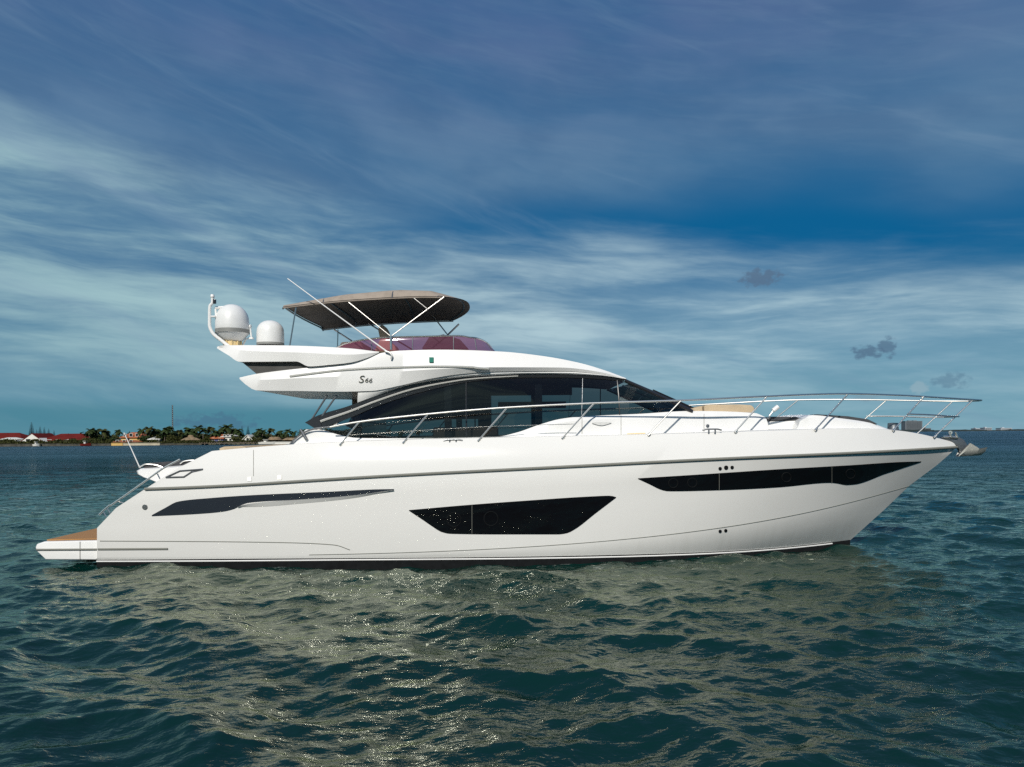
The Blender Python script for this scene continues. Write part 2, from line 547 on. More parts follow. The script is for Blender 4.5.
def mat_water():
    m = bpy.data.materials.new('sea water')
    m.use_nodes = True
    nt = m.node_tree; N = Nodes(nt); p = nt.nodes['Principled BSDF']
    tc = N.n('ShaderNodeTexCoord'); sp = N.n('ShaderNodeSeparateXYZ')
    nt.links.new(tc.outputs['Object'], sp.inputs[0])
    x, y, z = sp.outputs
    big = N.noise(N.vec(N.m('MULTIPLY', x, 0.02), N.m('MULTIPLY', y, 0.06), 0.0), 1.0, 4, 0.55)
    c = N.mix(N.sstep(big, 0.35, 0.65), (0.0008, 0.0155, 0.0135, 1), (0.0014, 0.0225, 0.0190, 1))
    nt.links.new(c, p.inputs['Base Color'])
    p.inputs['IOR'].default_value = 1.333
    p.inputs['Specular Tint'].default_value = (0.86, 1.0, 0.70, 1)
    dist = N.m('SQRT', N.m('ADD', N.m('MULTIPLY', x, x), N.m('MULTIPLY', y, y)))
    far = N.sstep(dist, 14.0, 70.0)                         # chop too small for the mesh out there lives in the bump
    nt.links.new(N.m('MULTIPLY_ADD', N.sstep(dist, 20.0, 220.0), 0.24, 0.02), p.inputs['Roughness'])
    n0 = N.noise(N.vec(N.m('MULTIPLY', x, 0.32), N.m('MULTIPLY', y, 0.75), 2.0), 1.0, 4, 0.6, 0.3)
    n1 = N.noise(N.vec(N.m('MULTIPLY', x, 2.0), N.m('MULTIPLY', y, 3.4), 0.0), 1.0, 3, 0.55, 0.4)
    n2 = N.noise(N.vec(N.m('MULTIPLY', x, 7.0), N.m('MULTIPLY', y, 11.0), 4.0), 1.0, 3, 0.55, 0.3)
    gust = N.m('MULTIPLY_ADD', N.sstep(big, 0.3, 0.7), 0.7, 0.65)
    hgt = N.m('ADD', N.m('MULTIPLY', n1, N.m('MULTIPLY_ADD', far, 0.12, 0.040)), N.m('MULTIPLY', n2, 0.018))
    hgt = N.m('ADD', hgt, N.m('MULTIPLY', N.m('MULTIPLY', n0, far), 0.95))
    fl = N.noise(N.vec(N.m('MULTIPLY', x, 3.0), N.m('MULTIPLY', y, 7.0), 1.0), 1.4, 7, 0.7)
    band = N.m('MULTIPLY', N.sstep(y, 14.6, 15.7), N.m('MULTIPLY', N.sstep(x, -10.2, -8.8), N.sstep(x, 7.5, 2.0)))
    fo = N.m('MULTIPLY', N.sstep(fl, 0.60, 0.68), band)
    nt.links.new(N.mix(N.m('MULTIPLY', fo, 0.55), c, (0.55, 0.58, 0.55, 1)), p.inputs['Base Color'])
    b = N.n('ShaderNodeBump'); b.inputs['Strength'].default_value = 1.0; b.inputs['Distance'].default_value = 1.0
    nt.links.new(N.m('MULTIPLY', hgt, gust), b.inputs['Height'])
    nt.links.new(b.outputs[0], p.inputs['Normal'])
    # the body of the water seen through a surface mirror tinted green close in; its colour dims and blues far reflections
    p.inputs['Specular IOR Level'].default_value = 0.0
    p.inputs['Roughness'].default_value = 1.0
    ro = p.inputs['Roughness'].links[0].from_socket
    nt.links.remove(p.inputs['Roughness'].links[0])
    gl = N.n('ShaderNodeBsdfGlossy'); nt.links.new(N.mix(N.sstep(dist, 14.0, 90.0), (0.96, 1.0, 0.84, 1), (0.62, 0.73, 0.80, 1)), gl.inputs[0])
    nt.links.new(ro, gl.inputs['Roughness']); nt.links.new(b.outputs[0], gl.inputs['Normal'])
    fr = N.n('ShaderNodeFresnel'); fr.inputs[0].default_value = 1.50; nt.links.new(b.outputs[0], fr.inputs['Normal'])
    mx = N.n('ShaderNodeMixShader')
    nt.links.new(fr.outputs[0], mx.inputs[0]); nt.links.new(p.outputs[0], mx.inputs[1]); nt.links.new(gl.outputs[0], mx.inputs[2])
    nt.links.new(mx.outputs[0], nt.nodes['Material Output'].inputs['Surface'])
    return m


def build_sea():
    # rows by distance, columns by bearing: a sheet fine where it is seen close, out past the horizon
    pyv = np.linspace(440, 1.0, 860)
    r = np.r_[[0.02, 1.0, 2.2], H * F / pyv, [2400, 3200, 5000, 9000, 20000, 40000]]
    r = np.unique(np.maximum.accumulate(r))
    a = np.r_[np.radians(np.linspace(-42, 42, 1000)), np.radians(np.linspace(50, 310, 66))]
    A, RR = np.meshgrid(a, r)
    X, Y = RR * np.sin(A), RR * np.cos(A)
    dr = np.gradient(r)[:, None] * np.ones_like(A)
    Z = np.zeros_like(X); DX = np.zeros_like(X); DY = np.zeros_like(X)
    wide = np.ones_like(A); wide[:, 1000:] = 4.0
    pitch = np.maximum(dr * 0.8, RR * 0.0015 * wide)
    for k, cx, sy, amp, ph, L in wave_set():
        w = np.clip((L / pitch - 2.2) / 3.0, 0, 1)
        sel = np.where(w.max(axis=1) > 0)[0]
        if not len(sel):
            continue
        j = slice(0, sel.max() + 1)
        th = k * (X[j] * cx + Y[j] * sy) + ph
        cs = np.cos(th) * amp * w[j]; sn = np.sin(th) * amp * w[j] * 0.8
        Z[j] += cs; DX[j] -= sn * cx; DY[j] -= sn * sy
    V = np.stack([X + DX, Y + DY, Z], -1).reshape(-1, 3)
    nr, na = X.shape
    idx = np.arange(nr * na).reshape(nr, na)
    nxt = np.roll(idx, -1, axis=1)
    Q = np.stack([idx[:-1], nxt[:-1], nxt[1:], idx[1:]], -1).reshape(-1, 4)
    me = bpy.data.meshes.new('sea')
    me.vertices.add(len(V)); me.vertices.foreach_set('co', V.ravel())
    me.loops.add(Q.size); me.loops.foreach_set('vertex_index', Q.ravel().astype(np.int32))
    me.polygons.add(len(Q)); me.polygons.foreach_set('loop_start', np.arange(0, Q.size, 4, dtype=np.int32))
    me.polygons.foreach_set('use_smooth', np.ones(len(Q), bool))
    me.update(calc_edges=True)
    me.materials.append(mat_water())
    o = bpy.data.objects.new('sea', me)
    COL.objects.link(o)
    o.location.z = -0.07
    kind(o, 'structure')


build_sea()

# ------------------------------------------------------------------ the yacht: hull
YACHT = empty('motor_yacht', (0, YC, 0), 'large white flybridge motor yacht lying broadside on the water with taupe sun canopy', 'yacht')
NU = 110
rC = row([(97, 560.5, 2.25), (200, 560.3, 2.31), (350, 559, 2.36), (500, 558, 2.36), (600, 556.5, 2.27), (700, 553.5, 1.88), (780, 548.5, 1.05), (830, 543.5, .36), (850, 540.5, 0)], NU)
rK = row([(97, 557, 2.3), (330, 555, 2.4), (470, 551, 2.44), (600, 543, 2.42), (720, 530, 2.2), (800, 516, 1.58), (850, 504.5, 1.0), (885, 494, .45), (909, 486, 0)], NU)
rL = row([(97, 559, 2.28), (330, 557.5, 2.38), (500, 555, 2.41), (600, 551, 2.36), (700, 543.5, 2.06), (780, 533, 1.5), (830, 523, 1.0), (865, 515, .5), (884, 510, 0)], NU)
rM = row([(97, 528, 2.36), (300, 516, 2.47), (500, 510, 2.52), (600, 505, 2.51), (700, 496.5, 2.38), (800, 486, 1.90), (860, 477.5, 1.32), (905, 470.5, .70), (937, 465, 0)], NU)
rM2 = row([(116, 508, 2.42), (300, 498, 2.51), (500, 490, 2.54), (600, 485, 2.53), (700, 478, 2.43), (800, 470.5, 2.05), (860, 465, 1.55), (910, 459.5, .86), (948, 455.5, 0)], NU)
rR = row([(145, 489, 2.47), (180, 489, 2.48), (250, 484.5, 2.52), (380, 476, 2.55), (500, 470, 2.56), (600, 465, 2.55), (700, 459.5, 2.46), (780, 456, 2.22), (850, 453.3, 1.74), (900, 450.5, 1.15), (935, 448.5, .55), (957, 447, 0)], NU)
rS = row([(178, 468, 2.41), (250, 469, 2.46), (320, 460, 2.46), (380, 454, 2.45), (500, 449.5, 2.46), (600, 446.5, 2.44), (700, 443, 2.35), (800, 440, 2.0), (860, 438.5, 1.53), (900, 439, 1.02), (935, 442.5, .46), (957.5, 446, 0)], NU)
D_CTRL = [(212, 451, 2.30), (250, 447.3, 2.30), (300, 443.8, 2.30), (400, 439.8, 2.30), (500, 437.5, 2.31), (600, 435.7, 2.29), (700, 433, 2.2), (800, 429.8, 1.86), (860, 428.3, 1.4), (900, 430.3, .93), (935, 437, .4), (957.5, 445, 0)]
rD = row(D_CTRL, NU)
bD = f1([c[0] for c in D_CTRL], [c[2] for c in D_CTRL])
X = np.linspace(W(97, 560, 2.2)[0], 6.8, NU)
rKeel = np.stack([X, np.zeros(NU), -0.95 + np.clip((X - 3) / 3.8, 0, 1) ** 2 * 0.35], 1)
rB = rC.copy(); rB[:, 1] *= 0.9; rB[:, 2] = -0.45; rB[-1] = (7.6, 0, -0.45)
rB[:, 0] = np.linspace(rC[0, 0], 7.6, NU)
def fair(r, it=50):
    r = r.copy()
    for _ in range(it):
        r[1:-1] = 0.25 * r[:-2] + 0.5 * r[1:-1] + 0.25 * r[2:]
    return r


rC, rK, rL, rM, rM2, rR, rS, rD = [fair(q, n) for q, n in ((rC, 80), (rK, 240), (rL, 120), (rM, 280), (rM2, 240), (rR, 110), (rS, 90), (rD, 25))]
# topside of the hull in one skin
hm = MB()
hm.sym([rKeel, rB, rC, rL, rK, rM, rM2, rR, rS, rD])
stern = [q[0] for q in (rKeel, rB, rC, rL, rK, rM, rM2, rR, rS, rD)]
hm.grid([np.array(stern), mir(np.array(stern))])
HULL = hm.make('hull', M_HULL, YACHT, 24)
dg = bpy.context.evaluated_depsgraph_get()


def bvh_of(o):
    bm = bmesh.new(); bm.from_mesh(o.data)
    t = BVHTree.FromBMesh(bm); bm.free()
    return t


EYE = Vector((0, -YC, H))
B_HULL = bvh_of(HULL)


def hit(px, py, tree=None, off=0.0):
    tree = tree or B_HULL
    d = (Vector(W(px, py, 1.5)) - EYE).normalized()
    p, n, i, _ = tree.ray_cast(EYE, d)
    if p is None:
        p = Vector(W(px, py, 2.4)); n = Vector((0, -1, 0))
    if n.dot(d) > 0:
        n = -n
    return np.array(p + n * off)


def patch(mb, top, bot, nx=40, ny=6, off=0.008, tree=None, both=True, off2=None):
    """a panel lying on a surface between an upper and a lower outline, with a turned-in rim"""
    x0, x1 = top[0][0], top[-1][0]
    ft, fb = f1(*zip(*top)), f1(*zip(*bot))
    xs = np.linspace(x0, x1, nx)
    for s in ((1, -1) if both else (1,)):
        rows = []
        for j in range(ny + 1):
            oj = off + (off2 - off) * j / ny if off2 is not None else off
            rows.append(np.array([hit(x, ft(x) + (fb(x) - ft(x)) * j / ny, tree, oj) for x in xs]))
        inn = []
        for q, e in ((rows[0], 0), (rows[-1], 1)):
            inn.append(np.array([p + (0, off + 0.02, 0) for p in q]))
        allr = [inn[0]] + rows + [inn[1]]
        if s < 0:
            allr = [mir(q) for q in allr]
        mb.grid(allr, s < 0)


def line_on(mb, pts, r, n=60, tree=None, off=0.0, both=True, k=6):
    f = f1(*zip(*pts))
    P = np.array([hit(x, f(x), tree, off) for x in np.linspace(pts[0][0], pts[-1][0], n)])
    mb.tube(P, r, k)
    if both:
        mb.tube(mir(P), r, k)


# waterline paint: black boot top with a white pin line
q = MB()
for sgn in (1, -1):
    a_, b_ = rC.copy(), rC.copy()
    a_[:, 2] += 0.05; b_[:, 2] = -0.44
    a_[:, 1] = np.minimum(a_[:, 1] - 0.012, -0.004); b_[:, 1] = np.minimum(b_[:, 1] - 0.012, -0.004)
    q.grid([a_, b_] if sgn > 0 else [mir(a_), mir(b_)], sgn < 0)
q.make('boot_stripe', M_BLACK, HULL)
q = MB()
pl = rC.copy(); pl[:, 1] = np.minimum(pl[:, 1] - 0.016, -0.02); pl[:, 2] -= 0.016
q.tube(pl[:-4], 0.016, 6); q.tube(mir(pl[:-4]), 0.016, 6)
q.make('pin_stripe', M_WHITE, HULL)
# rub rail and the long style lines
q = MB()
rail = rR.copy(); rail[:, 1] -= 0.012
q.tube(rail, 0.030, 8); q.tube(mir(rail), 0.030, 8)
q.make('rub_rail', M_GREYLINE, HULL)
q = MB()
kk = rK[26:].copy(); kk[:, 1] -= 0.002
q.tube(kk, 0.007, 6); q.tube(mir(kk), 0.007, 6)
line_on(q, [(100, 541), (200, 541.5), (280, 542.5), (335, 545), (350, 550)], 0.009)
q.make('style_line', M_GREYLINE, HULL)
q = MB()
line_on(q, [(40, 549.5), (97, 549.3)], 0.018, 20) if False else None
line_on(q, [(98, 549.2), (168, 548.8)], 0.024, 20)
q.make('stern_fender_strip', M_GREYLINE, HULL)

# windows let into the hull
q = MB()
patch(q, [(409, 510), (470, 504.7), (530, 500.3), (590, 496.4), (610, 495.6), (616, 497)],
      [(409, 510.6), (422, 519.2), (434, 527.4), (441, 531.6), (450, 533.6), (500, 534.2), (558, 534.2), (567, 533), (575, 529), (595, 513.6), (616, 497.6)], 60, 6, 0.010)
hw = q.make('hull_window', M_BLACKGLASS, HULL)
hw['label'] = 'five sided black window amidships'
q = MB()
patch(q, [(638, 478.2), (700, 474.3), (780, 469), (850, 465), (905, 461.6), (921, 461.2)],
      [(638, 478.8), (650, 484.4), (661, 489.6), (667, 491), (672, 491.1), (720, 490), (780, 487), (831, 482.6), (838, 483.4), (846, 484.8), (853, 484.4), (886, 473.3), (921, 461.8)], 80, 5, 0.010)
hw = q.make('hull_window', M_BLACKGLASS, HULL)
hw['label'] = 'long black bow window'
q = MB()
patch(q, [(152, 515), (165, 508), (178, 501.5), (210, 498), (250, 495.2), (330, 491.6), (380, 489.2), (394, 489)],
      [(152, 516), (190, 514.2), (222, 511.6), (232, 509.5), (248, 502.8), (300, 499.4), (350, 495.6), (394, 489.8)], 60, 5, 0.010)
q.make('air_intake', M_INTAKE, HULL)
q = MB()
patch(q, [(238, 506.6), (250, 503.2), (300, 499.4), (350, 495.7), (394, 490)],
      [(238, 507.0), (256, 506.8), (300, 503.6), (350, 498.6), (394, 490.6)], 60, 4, 0.045, off2=0.004)
q.make('intake_lip', M_HULL, HULL)
for (px, ya, yb) in ((472, 504.6, 533.5), (719, 473.4, 489.6), (831.5, 466.2, 482.8)):
    q = MB()
    P = np.array([hit(px, y, None, 0.014) for y in np.linspace(ya, yb, 6)])
    q.tube(P, 0.005, 6); q.tube(mir(P), 0.005, 6)
    q.make('pane_divider', M_GREYLINE, HULL)
for (px, py, r) in ((454, 519.5, 7), (491, 518.5, 7), (673, 483, 4.6), (692, 482.5, 4.6), (786, 477, 4.6), (850, 473.5, 4.6)):
    q = MB()
    P = np.array([hit(px + r * math.cos(t), py + r * math.sin(t), None, 0.013) for t in np.linspace(0, 2 * math.pi, 25)])
    q.tube(P, 0.009, 6); q.tube(mir(P), 0.009, 6)
    q.make('porthole_ring', M_BLACK, HULL)


def stud(name, px, py, r, m, parent=HULL, tree=None, both=True):
    q = MB()
    P = np.array([hit(px + r * math.cos(t), py + r * math.sin(t), tree, 0.014) for t in np.linspace(0, 2 * math.pi, 15)[:-1]])
    c = P.mean(0)
    for s in ((1, -1) if both else (1,)):
        PP_ = [tuple(p) for p in P] + [tuple(p + (0, 0.03, 0)) for p in P] + [tuple(c + (0, -0.006, 0))]
        if s < 0:
            PP_ = [(a, -b, c_) for a, b, c_ in PP_]
        n = len(P)
        q.add(PP_, [(i, (i + 1) % n, 2 * n) for i in range(n)] + [(i, i + n, (i + 1) % n + n, (i + 1) % n) for i in range(n)])
    return q.make(name, m, parent)


for px, py, r in ((720, 468.4, 1.7), (726, 467.4, 2.1), (732, 467.2, 1.7), (720, 531, 1.6), (725.6, 530.3, 1.6)):
    stud('skin_fitting', px, py, r, M_BLACK)
stud('fairlead', 145, 507, 2.6, M_DARKSTEEL)
for px, py in ((249.5, 479.2), (279.5, 477.6)):
    q = MB()
    patch(q, [(px - 2.2, py - 2.2), (px + 2.2, py - 2.4)], [(px - 2.2, py + 2.2), (px + 2.2, py + 2.0)], 3, 2, 0.012)
    q.make('vent_cover', M_SILVER, HULL)
q = MB()
P = np.array([hit(253.5, y, None, 0.002) for y in np.linspace(450, 476, 8)])
q.tube(P, 0.006, 5); q.tube(mir(P), 0.006, 5)
q.make('side_gate_seam', M_GREYLINE, HULL)
# triangular mooring opening in the stern quarter
q = MB()
P = [hit(x, y, None, 0.006) for x, y in ((166, 477.5), (180, 471), (203, 469.3), (192, 471.8), (184, 477), (166, 477.5))]
q.tube(P, 0.018, 6); q.tube([mir(p) for p in P], 0.018, 6)
q.make('mooring_fairlead', M_DARKSTEEL, HULL)

# decks
q = MB()
i0 = int(np.argmin(abs(rD[:, 0] - W(292, 444, 2.3)[0])))
q.span(rD[i0:], 8, 0.05)
q.make('side_deck', M_DECK, YACHT)
q = MB()                                               # sunken cockpit behind the saloon
ck = rD[:i0 + 1]
inn = ck.copy(); inn[:, 1] += 0.22
flo = inn.copy(); flo[:, 2] = 1.75
q.sym([ck, inn, flo]); q.span(flo, 4)
q.grid([np.array([inn[-1], mir(inn[-1])]), np.array([flo[-1], mir(flo[-1])])])
q.grid([np.array([inn[0], mir(inn[0])]), np.array([flo[0], mir(flo[0])])])
q.make('cockpit_well', M_WHITE, YACHT)

# swim platform
q = MB()
poly = [W(x, y, 2.2) for x, y in ((35.5, 547.5), (37, 544), (44, 541.6), (97, 540.6), (112, 540.4), (112, 559.8), (46, 559.6), (37.5, 551.5))]
q.prism([(p[0], p[2]) for p in poly], -2.22, 2.22)
SWIM = q.make('swim_platform', M_WHITE, YACHT, 32, 0.035, 3)
q = MB()
z = W(60, 541, 2.2)[2]
xa, xb = W(47, 541, 2.1)[0], W(112, 541, 2.1)[0]
q.prism([(xa, z - 0.004), (xb, z + 0.022), (xb, z + 0.034), (xa, z + 0.022)], -2.10, 2.10)
q.make('teak_deck', M_TEAK, SWIM)
q = MB()
pa, pb = W(36.5, 549.6, 2.235), W(97, 549.3, 2.235)
q.tube([pa, pb], 0.020, 8); q.tube([mir(pa), mir(pb)], 0.020, 8)
q.tube([pa + (-0.0, 0.02, 0), mir(pa) - (0, 0.02, 0)], 0.020, 8)
q.make('fender_strip', M_GREYLINE, SWIM)
q = MB()
pa, pb = W(80, 541.6, 2.224), W(80, 559, 2.224)
q.tube([pa, pb], 0.007, 6); q.tube([mir(pa), mir(pb)], 0.007, 6)
q.make('seam', M_GREYLINE, SWIM)

# garage hood and sunbathing pad at the transom
q = MB()
prof = [W(x, y, 1.5) for x, y in ((136, 470.5), (137, 474), (143, 477.3), (152, 480.5), (163, 485), (196, 485), (205, 463.5), (150, 467.8), (140, 468.3))]
for k, (yy, sc) in enumerate(((-1.62, .86), (-1.5, .97), (-1.2, 1.0), (1.2, 1.0), (1.5, .97), (1.62, .86))):
    pass
nP = len(prof)
cx = np.mean([p[0] for p in prof]); cz = np.mean([p[2] for p in prof])
rings = [np.array([((p[0] - cx) * sc + cx, yy, (p[2] - cz) * sc + cz) for p in prof + prof[:1]]) for yy, sc in ((-1.60, .80), (-1.54, .93), (-1.4, 1.0), (1.4, 1.0), (1.54, .93), (1.60, .80))]
q.grid(rings)
q.add(rings[0][:-1], [tuple(range(nP))]); q.add(rings[-1][:-1], [tuple(range(nP))[::-1]])
HOOD = q.make('garage_hood', M_WHITE, YACHT, 40)
q = MB()
prof = [W(x, y, 1.5) for x, y in ((142, 468.3), (141, 464.6), (146, 463.2), (186, 460.5), (203, 459.5), (204, 464))]
q.prism([(p[0], p[2]) for p in prof], -1.42, 1.42)
PAD = q.make('stern_pad', M_CHAR, YACHT, 32, 0.02, 3)
q = MB()
q.tube(curve([W(139, 467.5, 1.45), W(146, 464.2, 1.45), W(153, 464.6, 1.45), (W(170, 470, 1.45))], 16), 0.016, 8)
q.tube(curve([W(180, 463.6, 1.45), W(184, 461.2, 1.45), W(192, 460.3, 1.45), W(198, 460.5, 1.45)], 12), 0.016, 8)
q.make('grab_rail', M_STEEL, HOOD)
q = MB()
q.tube([W(140, 468, 1.3), W(124, 432.5, 1.3)], 0.014, 8, 0.008)
q.make('ensign_staff', M_WHITE, YACHT)
for nm, pts, feet in (('stern_rail', ((111, 508), (124, 499), (148, 482), (166, 469.5), (181, 461.5)), ((119, 503.5, 124, 503.5), (158, 475, 160, 479))),
                      ('stern_rail', ((100, 517), (104, 513), (111, 507)), ((104, 513.5, 106, 516.5), (108, 510.5, 110, 513)))):
    for s in (1, -1):
        q = MB()
        P = curve([W(x - 1, y - 2.2, 2.36) for x, y in pts], 24)
        q.tube(P if s > 0 else mir(P), 0.02, 8)
        for a_, b_, c_, d_ in feet:
            e = np.array([W(a_ - 1, b_ - 2.2, 2.36), W(c_, d_, 2.36)])
            q.tube(e if s > 0 else mir(e), 0.014, 6)
        q.make(nm, M_STEEL, YACHT)

# ------------------------------------------------------------------ deckhouse
NH = 90
bH = lambda px: 1.98 if px < 560 else 1.98 - 0.62 * ((px - 560) / 210.0) ** 1.25
cH0 = [(286, 448, 2.02), (300, 446.5, 2.02), (340, 444.5, 2.02), (400, 442, 2.02), (500, 440, 2.02), (600, 438, bH(600) + .06), (690, 435.5, bH(690) + .06), (768, 434, bH(768) + .05)]
cH1 = [(296, 438.5, 2.0), (308, 431.5, 2.0), (330, 435.5, 1.99), (358, 440.5, 1.98), (440, 440.5, 1.98), (490, 440, 1.98), (515, 436, 1.98), (540, 428, 1.97), (560, 422.8, bH(560)), (580, 420.6, bH(580)), (640, 418, bH(640)), (690, 416.2, bH(690)), (755, 418, bH(755)), (768, 424, bH(768))]
cG0 = [(306, 429.5, 1.94), (318, 429.6, 1.94), (340, 435, 1.93), (358, 438, 1.93), (440, 438.2, 1.93), (490, 437.8, 1.93), (515, 433, 1.93), (540, 424.5, 1.92), (560, 419, bH(560) - .06), (580, 416.6, bH(580) - .07), (640, 413.8, bH(640) - .09), (690, 411, bH(690) - .1), (755, 413, bH(755) - .1), (766, 417.5, bH(766) - .08)]
rH0, rH1, rG0 = row(cH0, NH), row(cH1, NH), row(cG0, NH)
q = MB()
q.sym([rH0, rH1, rG0])
q.add([rH0[0], rH1[0], rG0[0], mir(rG0[0]), mir(rH1[0]), mir(rH0[0])], [(0, 1, 2, 3, 4, 5)])
q.add([rH0[-1], rH1[-1], rG0[-1], mir(rG0[-1]), mir(rH1[-1]), mir(rH0[-1])], [(0, 1, 2, 3, 4, 5)])
ifw = int(np.argmin(abs(rG0[:, 0] - W(615, 414, 1.8)[0])))
q.span(rG0[ifw:], 8, 0.03)
HOUSE = q.make('deckhouse', M_WHITE, YACHT, 28)
B_HOUSE = bvh_of(HOUSE)
# side glass
cGb = [c for c in cG0 if 318 <= c[0] <= 690]
cG1 = [(316, 429.0, 1.90), (330, 425.2, 1.87), (348, 418.6, 1.84), (380, 405.2, 1.80), (410, 395.3, 1.77), (445, 386.5, 1.74), (470, 381.8, 1.725), (498, 379, 1.705), (530, 377.6, 1.68), (560, 377.6, 1.66), (600, 379, 1.60), (624, 381, 1.54)]
gb = row([(310, 429.5, 1.93)] + cGb, NH); gt = row(cG1, NH)
mid = [gb + (gt - gb) * t for t in np.linspace(0, 1, 5)]
for t, g in zip(np.linspace(0, 1, 5), mid):
    g[:, 1] -= 0.05 * math.sin(math.pi * t)
for s in (1, -1):
    q = MB(); q.grid([mir(g) if s < 0 else g for g in mid], s < 0)
    q.make('side_window', G_SIDE, HOUSE)
# windscreen across the front
q = MB()
pa, pb = gt[-1], gb[-1]
rows = []
for t in np.linspace(0, 1, 7):
    base = pa + (pb - pa) * t
    line = []
    for w in np.linspace(1, -1, 25):
        line.append((base[0] + (0.34 + 0.12 * t) * (1 - w * w), base[1] * w, base[2] + 0.03 * (1 - w * w)))
    rows.append(np.array(line))
q.grid(rows)
q.make('windscreen', G_SIDE, HOUSE)
q = MB()
for s in (1, -1):
    q = MB()
    a_ = np.array([pa + (0.02, -0.02, 0.01), pb + (0.05, -0.02, -0.01)])
    a_ = mir(a_) if s < 0 else a_
    q.tube(a_, 0.042, 8)
    q.make('windscreen_pillar', M_TRIM, HOUSE)
    q = MB()
    for w in (0.45,):
        r_ = np.array([rows[k][int(round((1 - s * w) / 2 * 24))] for k in range(7)]) + (0.012, 0, 0.012)
        q.tube(r_, 0.028, 6)
    q.make('windscreen_pillar', M_TRIM, HOUSE)
# wipers lying on the windscreen foot
q = MB()
for s in (1, -1):
    e = np.array([rows[6][6 if s > 0 else 18] + (0.03, 0, 0.03), rows[2][4 if s > 0 else 20] + (0.05, 0, 0.04)])
    q.tube(e, 0.014, 6)
q.make('wiper', M_TRIM, HOUSE)
# trim band over the side glass: charcoal with a bright strip
cG2 = [(305, 422.5, 1.93), (317, 415.8, 1.90), (346, 406.8, 1.86), (372, 397.4, 1.83), (410, 385.0, 1.80), (445, 379.2, 1.77), (470, 376.6, 1.755), (498, 375.2, 1.735), (530, 374, 1.71), (560, 374, 1.69), (600, 375.8, 1.63), (626, 379, 1.56)]
g2 = row(cG2, NH)
g1 = gt.copy(); g1[:, 1] -= 0.02
q = MB(); q.sym([gt, g1, g2, g2 + (0, 0.10, 0.0)])
q.make('window_trim', M_TRIM, HOUSE)
q = MB()
st = (g1 * 0.5 + g2 * 0.5)[3:60]; st[:, 1] -= 0.010
q.tube(st, 0.030, 6, 0.012); q.tube(mir(st), 0.030, 6, 0.012)
q.make('bright_strip', M_SILVER, HOUSE)
# aft end of the black brow
q = MB()
e0, e1, e2 = gb[0], g2[0], g2[6]
for s in (1, -1):
    v_ = [e0, gt[0], g2[0], g2[4], gb[3]]
    v_ = [p + (0, -0.01, 0) for p in v_]
    v_ = [mir(p) for p in v_] if s < 0 else v_
    q.add(v_, [(0, 1, 2, 3, 4)])
q.make('brow_tail', M_TRIM, HOUSE)
# mullions
for (xa, ya, xb, yb, m_, r_) in ((466, 380.5, 466, 438, M_TRIM, .018), (582, 377.6, 582, 416, M_DARKSTEEL, .006), (619, 380.5, 621, 413.5, M_TRIM, .014)):
    for s in (1, -1):
        q = MB()
        ia = int(np.argmin(abs(gt[:, 0] - W(xa, ya, 1.7)[0]))); ib = int(np.argmin(abs(gb[:, 0] - W(xb, yb, 1.9)[0])))
        P = np.array([gt[ia], (gt[ia] + gb[ib]) / 2 + (0, -0.05, 0), gb[ib]]) + (0, -0.012, 0)
        q.tube(P if s > 0 else mir(P), r_, 6)
        q.make('mullion', m_, HOUSE)
# door seams, handle, step vent, locker dot
for px, ya, yb in ((582, 418, 434), (621, 415.5, 436), (704, 414, 432)):
    q = MB()
    P = np.array([hit(px, y, B_HOUSE, 0.002) for y in np.linspace(ya, yb, 8)])
    q.tube(P, 0.006, 5); q.tube(mir(P), 0.006, 5)
    q.make('door_seam', M_GREYLINE, HOUSE)
q = MB()
patch(q, [(592, 422.6), (601, 422.2), (611, 422.4)], [(592, 423.4), (601, 425.6), (611, 423.2)], 12, 2, 0.03, B_HOUSE)
q.make('door_handle', M_SILVER, HOUSE)
q = MB()
patch(q, [(627, 433.6), (645, 433)], [(627, 435.4), (645, 434.8)], 8, 2, 0.02, B_HOUSE)
q.make('vent', M_CREAM, HOUSE)
stud('deck_light', 707.5, 426, 1.7, M_DARKSTEEL, HOUSE, B_HOUSE)
# aft quarter grab rail and posts
for s in (1, -1):
    q = MB()
    P = curve([W(288, 446.5, 2.06), W(295, 439, 2.06), (W(305, 432, 2.06)), W(316, 428.5, 2.06), W(330, 427, 2.08)], 20)
    q.tube(P if s > 0 else mir(P), 0.02, 8)
    e = np.array([W(300.5, 429.5, 2.05), W(306.5, 439.5, 2.05)])
    q.tube(e if s > 0 else mir(e), 0.035, 8)
    q.make('quarter_rail', M_DARKSTEEL, HOUSE)

# cabin inside the glass
q = MB()
fl = rH0[4:ifw + 6].copy(); fl[:, 1] += 0.12; fl[:, 2] = 2.15
q.span(fl, 4)
INT = q.make('cabin_floor', M_WOOD, YACHT)
for nm, cxp, y, zc, d, m_ in (('sofa', 405, 1.2, 2.45, (2.2, .8, .6), M_HEAD), ('galley_cabinet', 468, -1.1, 2.55, (1.5, .7, .8), M_WOOD), ('sofa', 540, 1.2, 2.45, (1.5, .8, .6), M_HEAD), ('helm_console', 610, -.7, 2.65, (.7, 1.1, 1.0), M_WOOD), ('helm_seat', 585, -.7, 2.6, (.5, 1.0, 1.1), M_CHAR), ('galley_tower', 482, 1.45, 3.0, (.35, .5, 1.7), M_WOOD)):
    q = MB(); q.box(((cxp - 512) * 17.6 / F, y, zc), d)
    q.make(nm, m_, INT, 32, 0.05, 3)
for s in (1, -1):
    for cxp in (440, 530):
        q = MB()
        q.box(((cxp - 512) * 16.5 / F + .2, -s * 1.70, 3.15), (0.16, 0.06, 1.5))
        q.make('cabin_post', M_TRIM, INT)
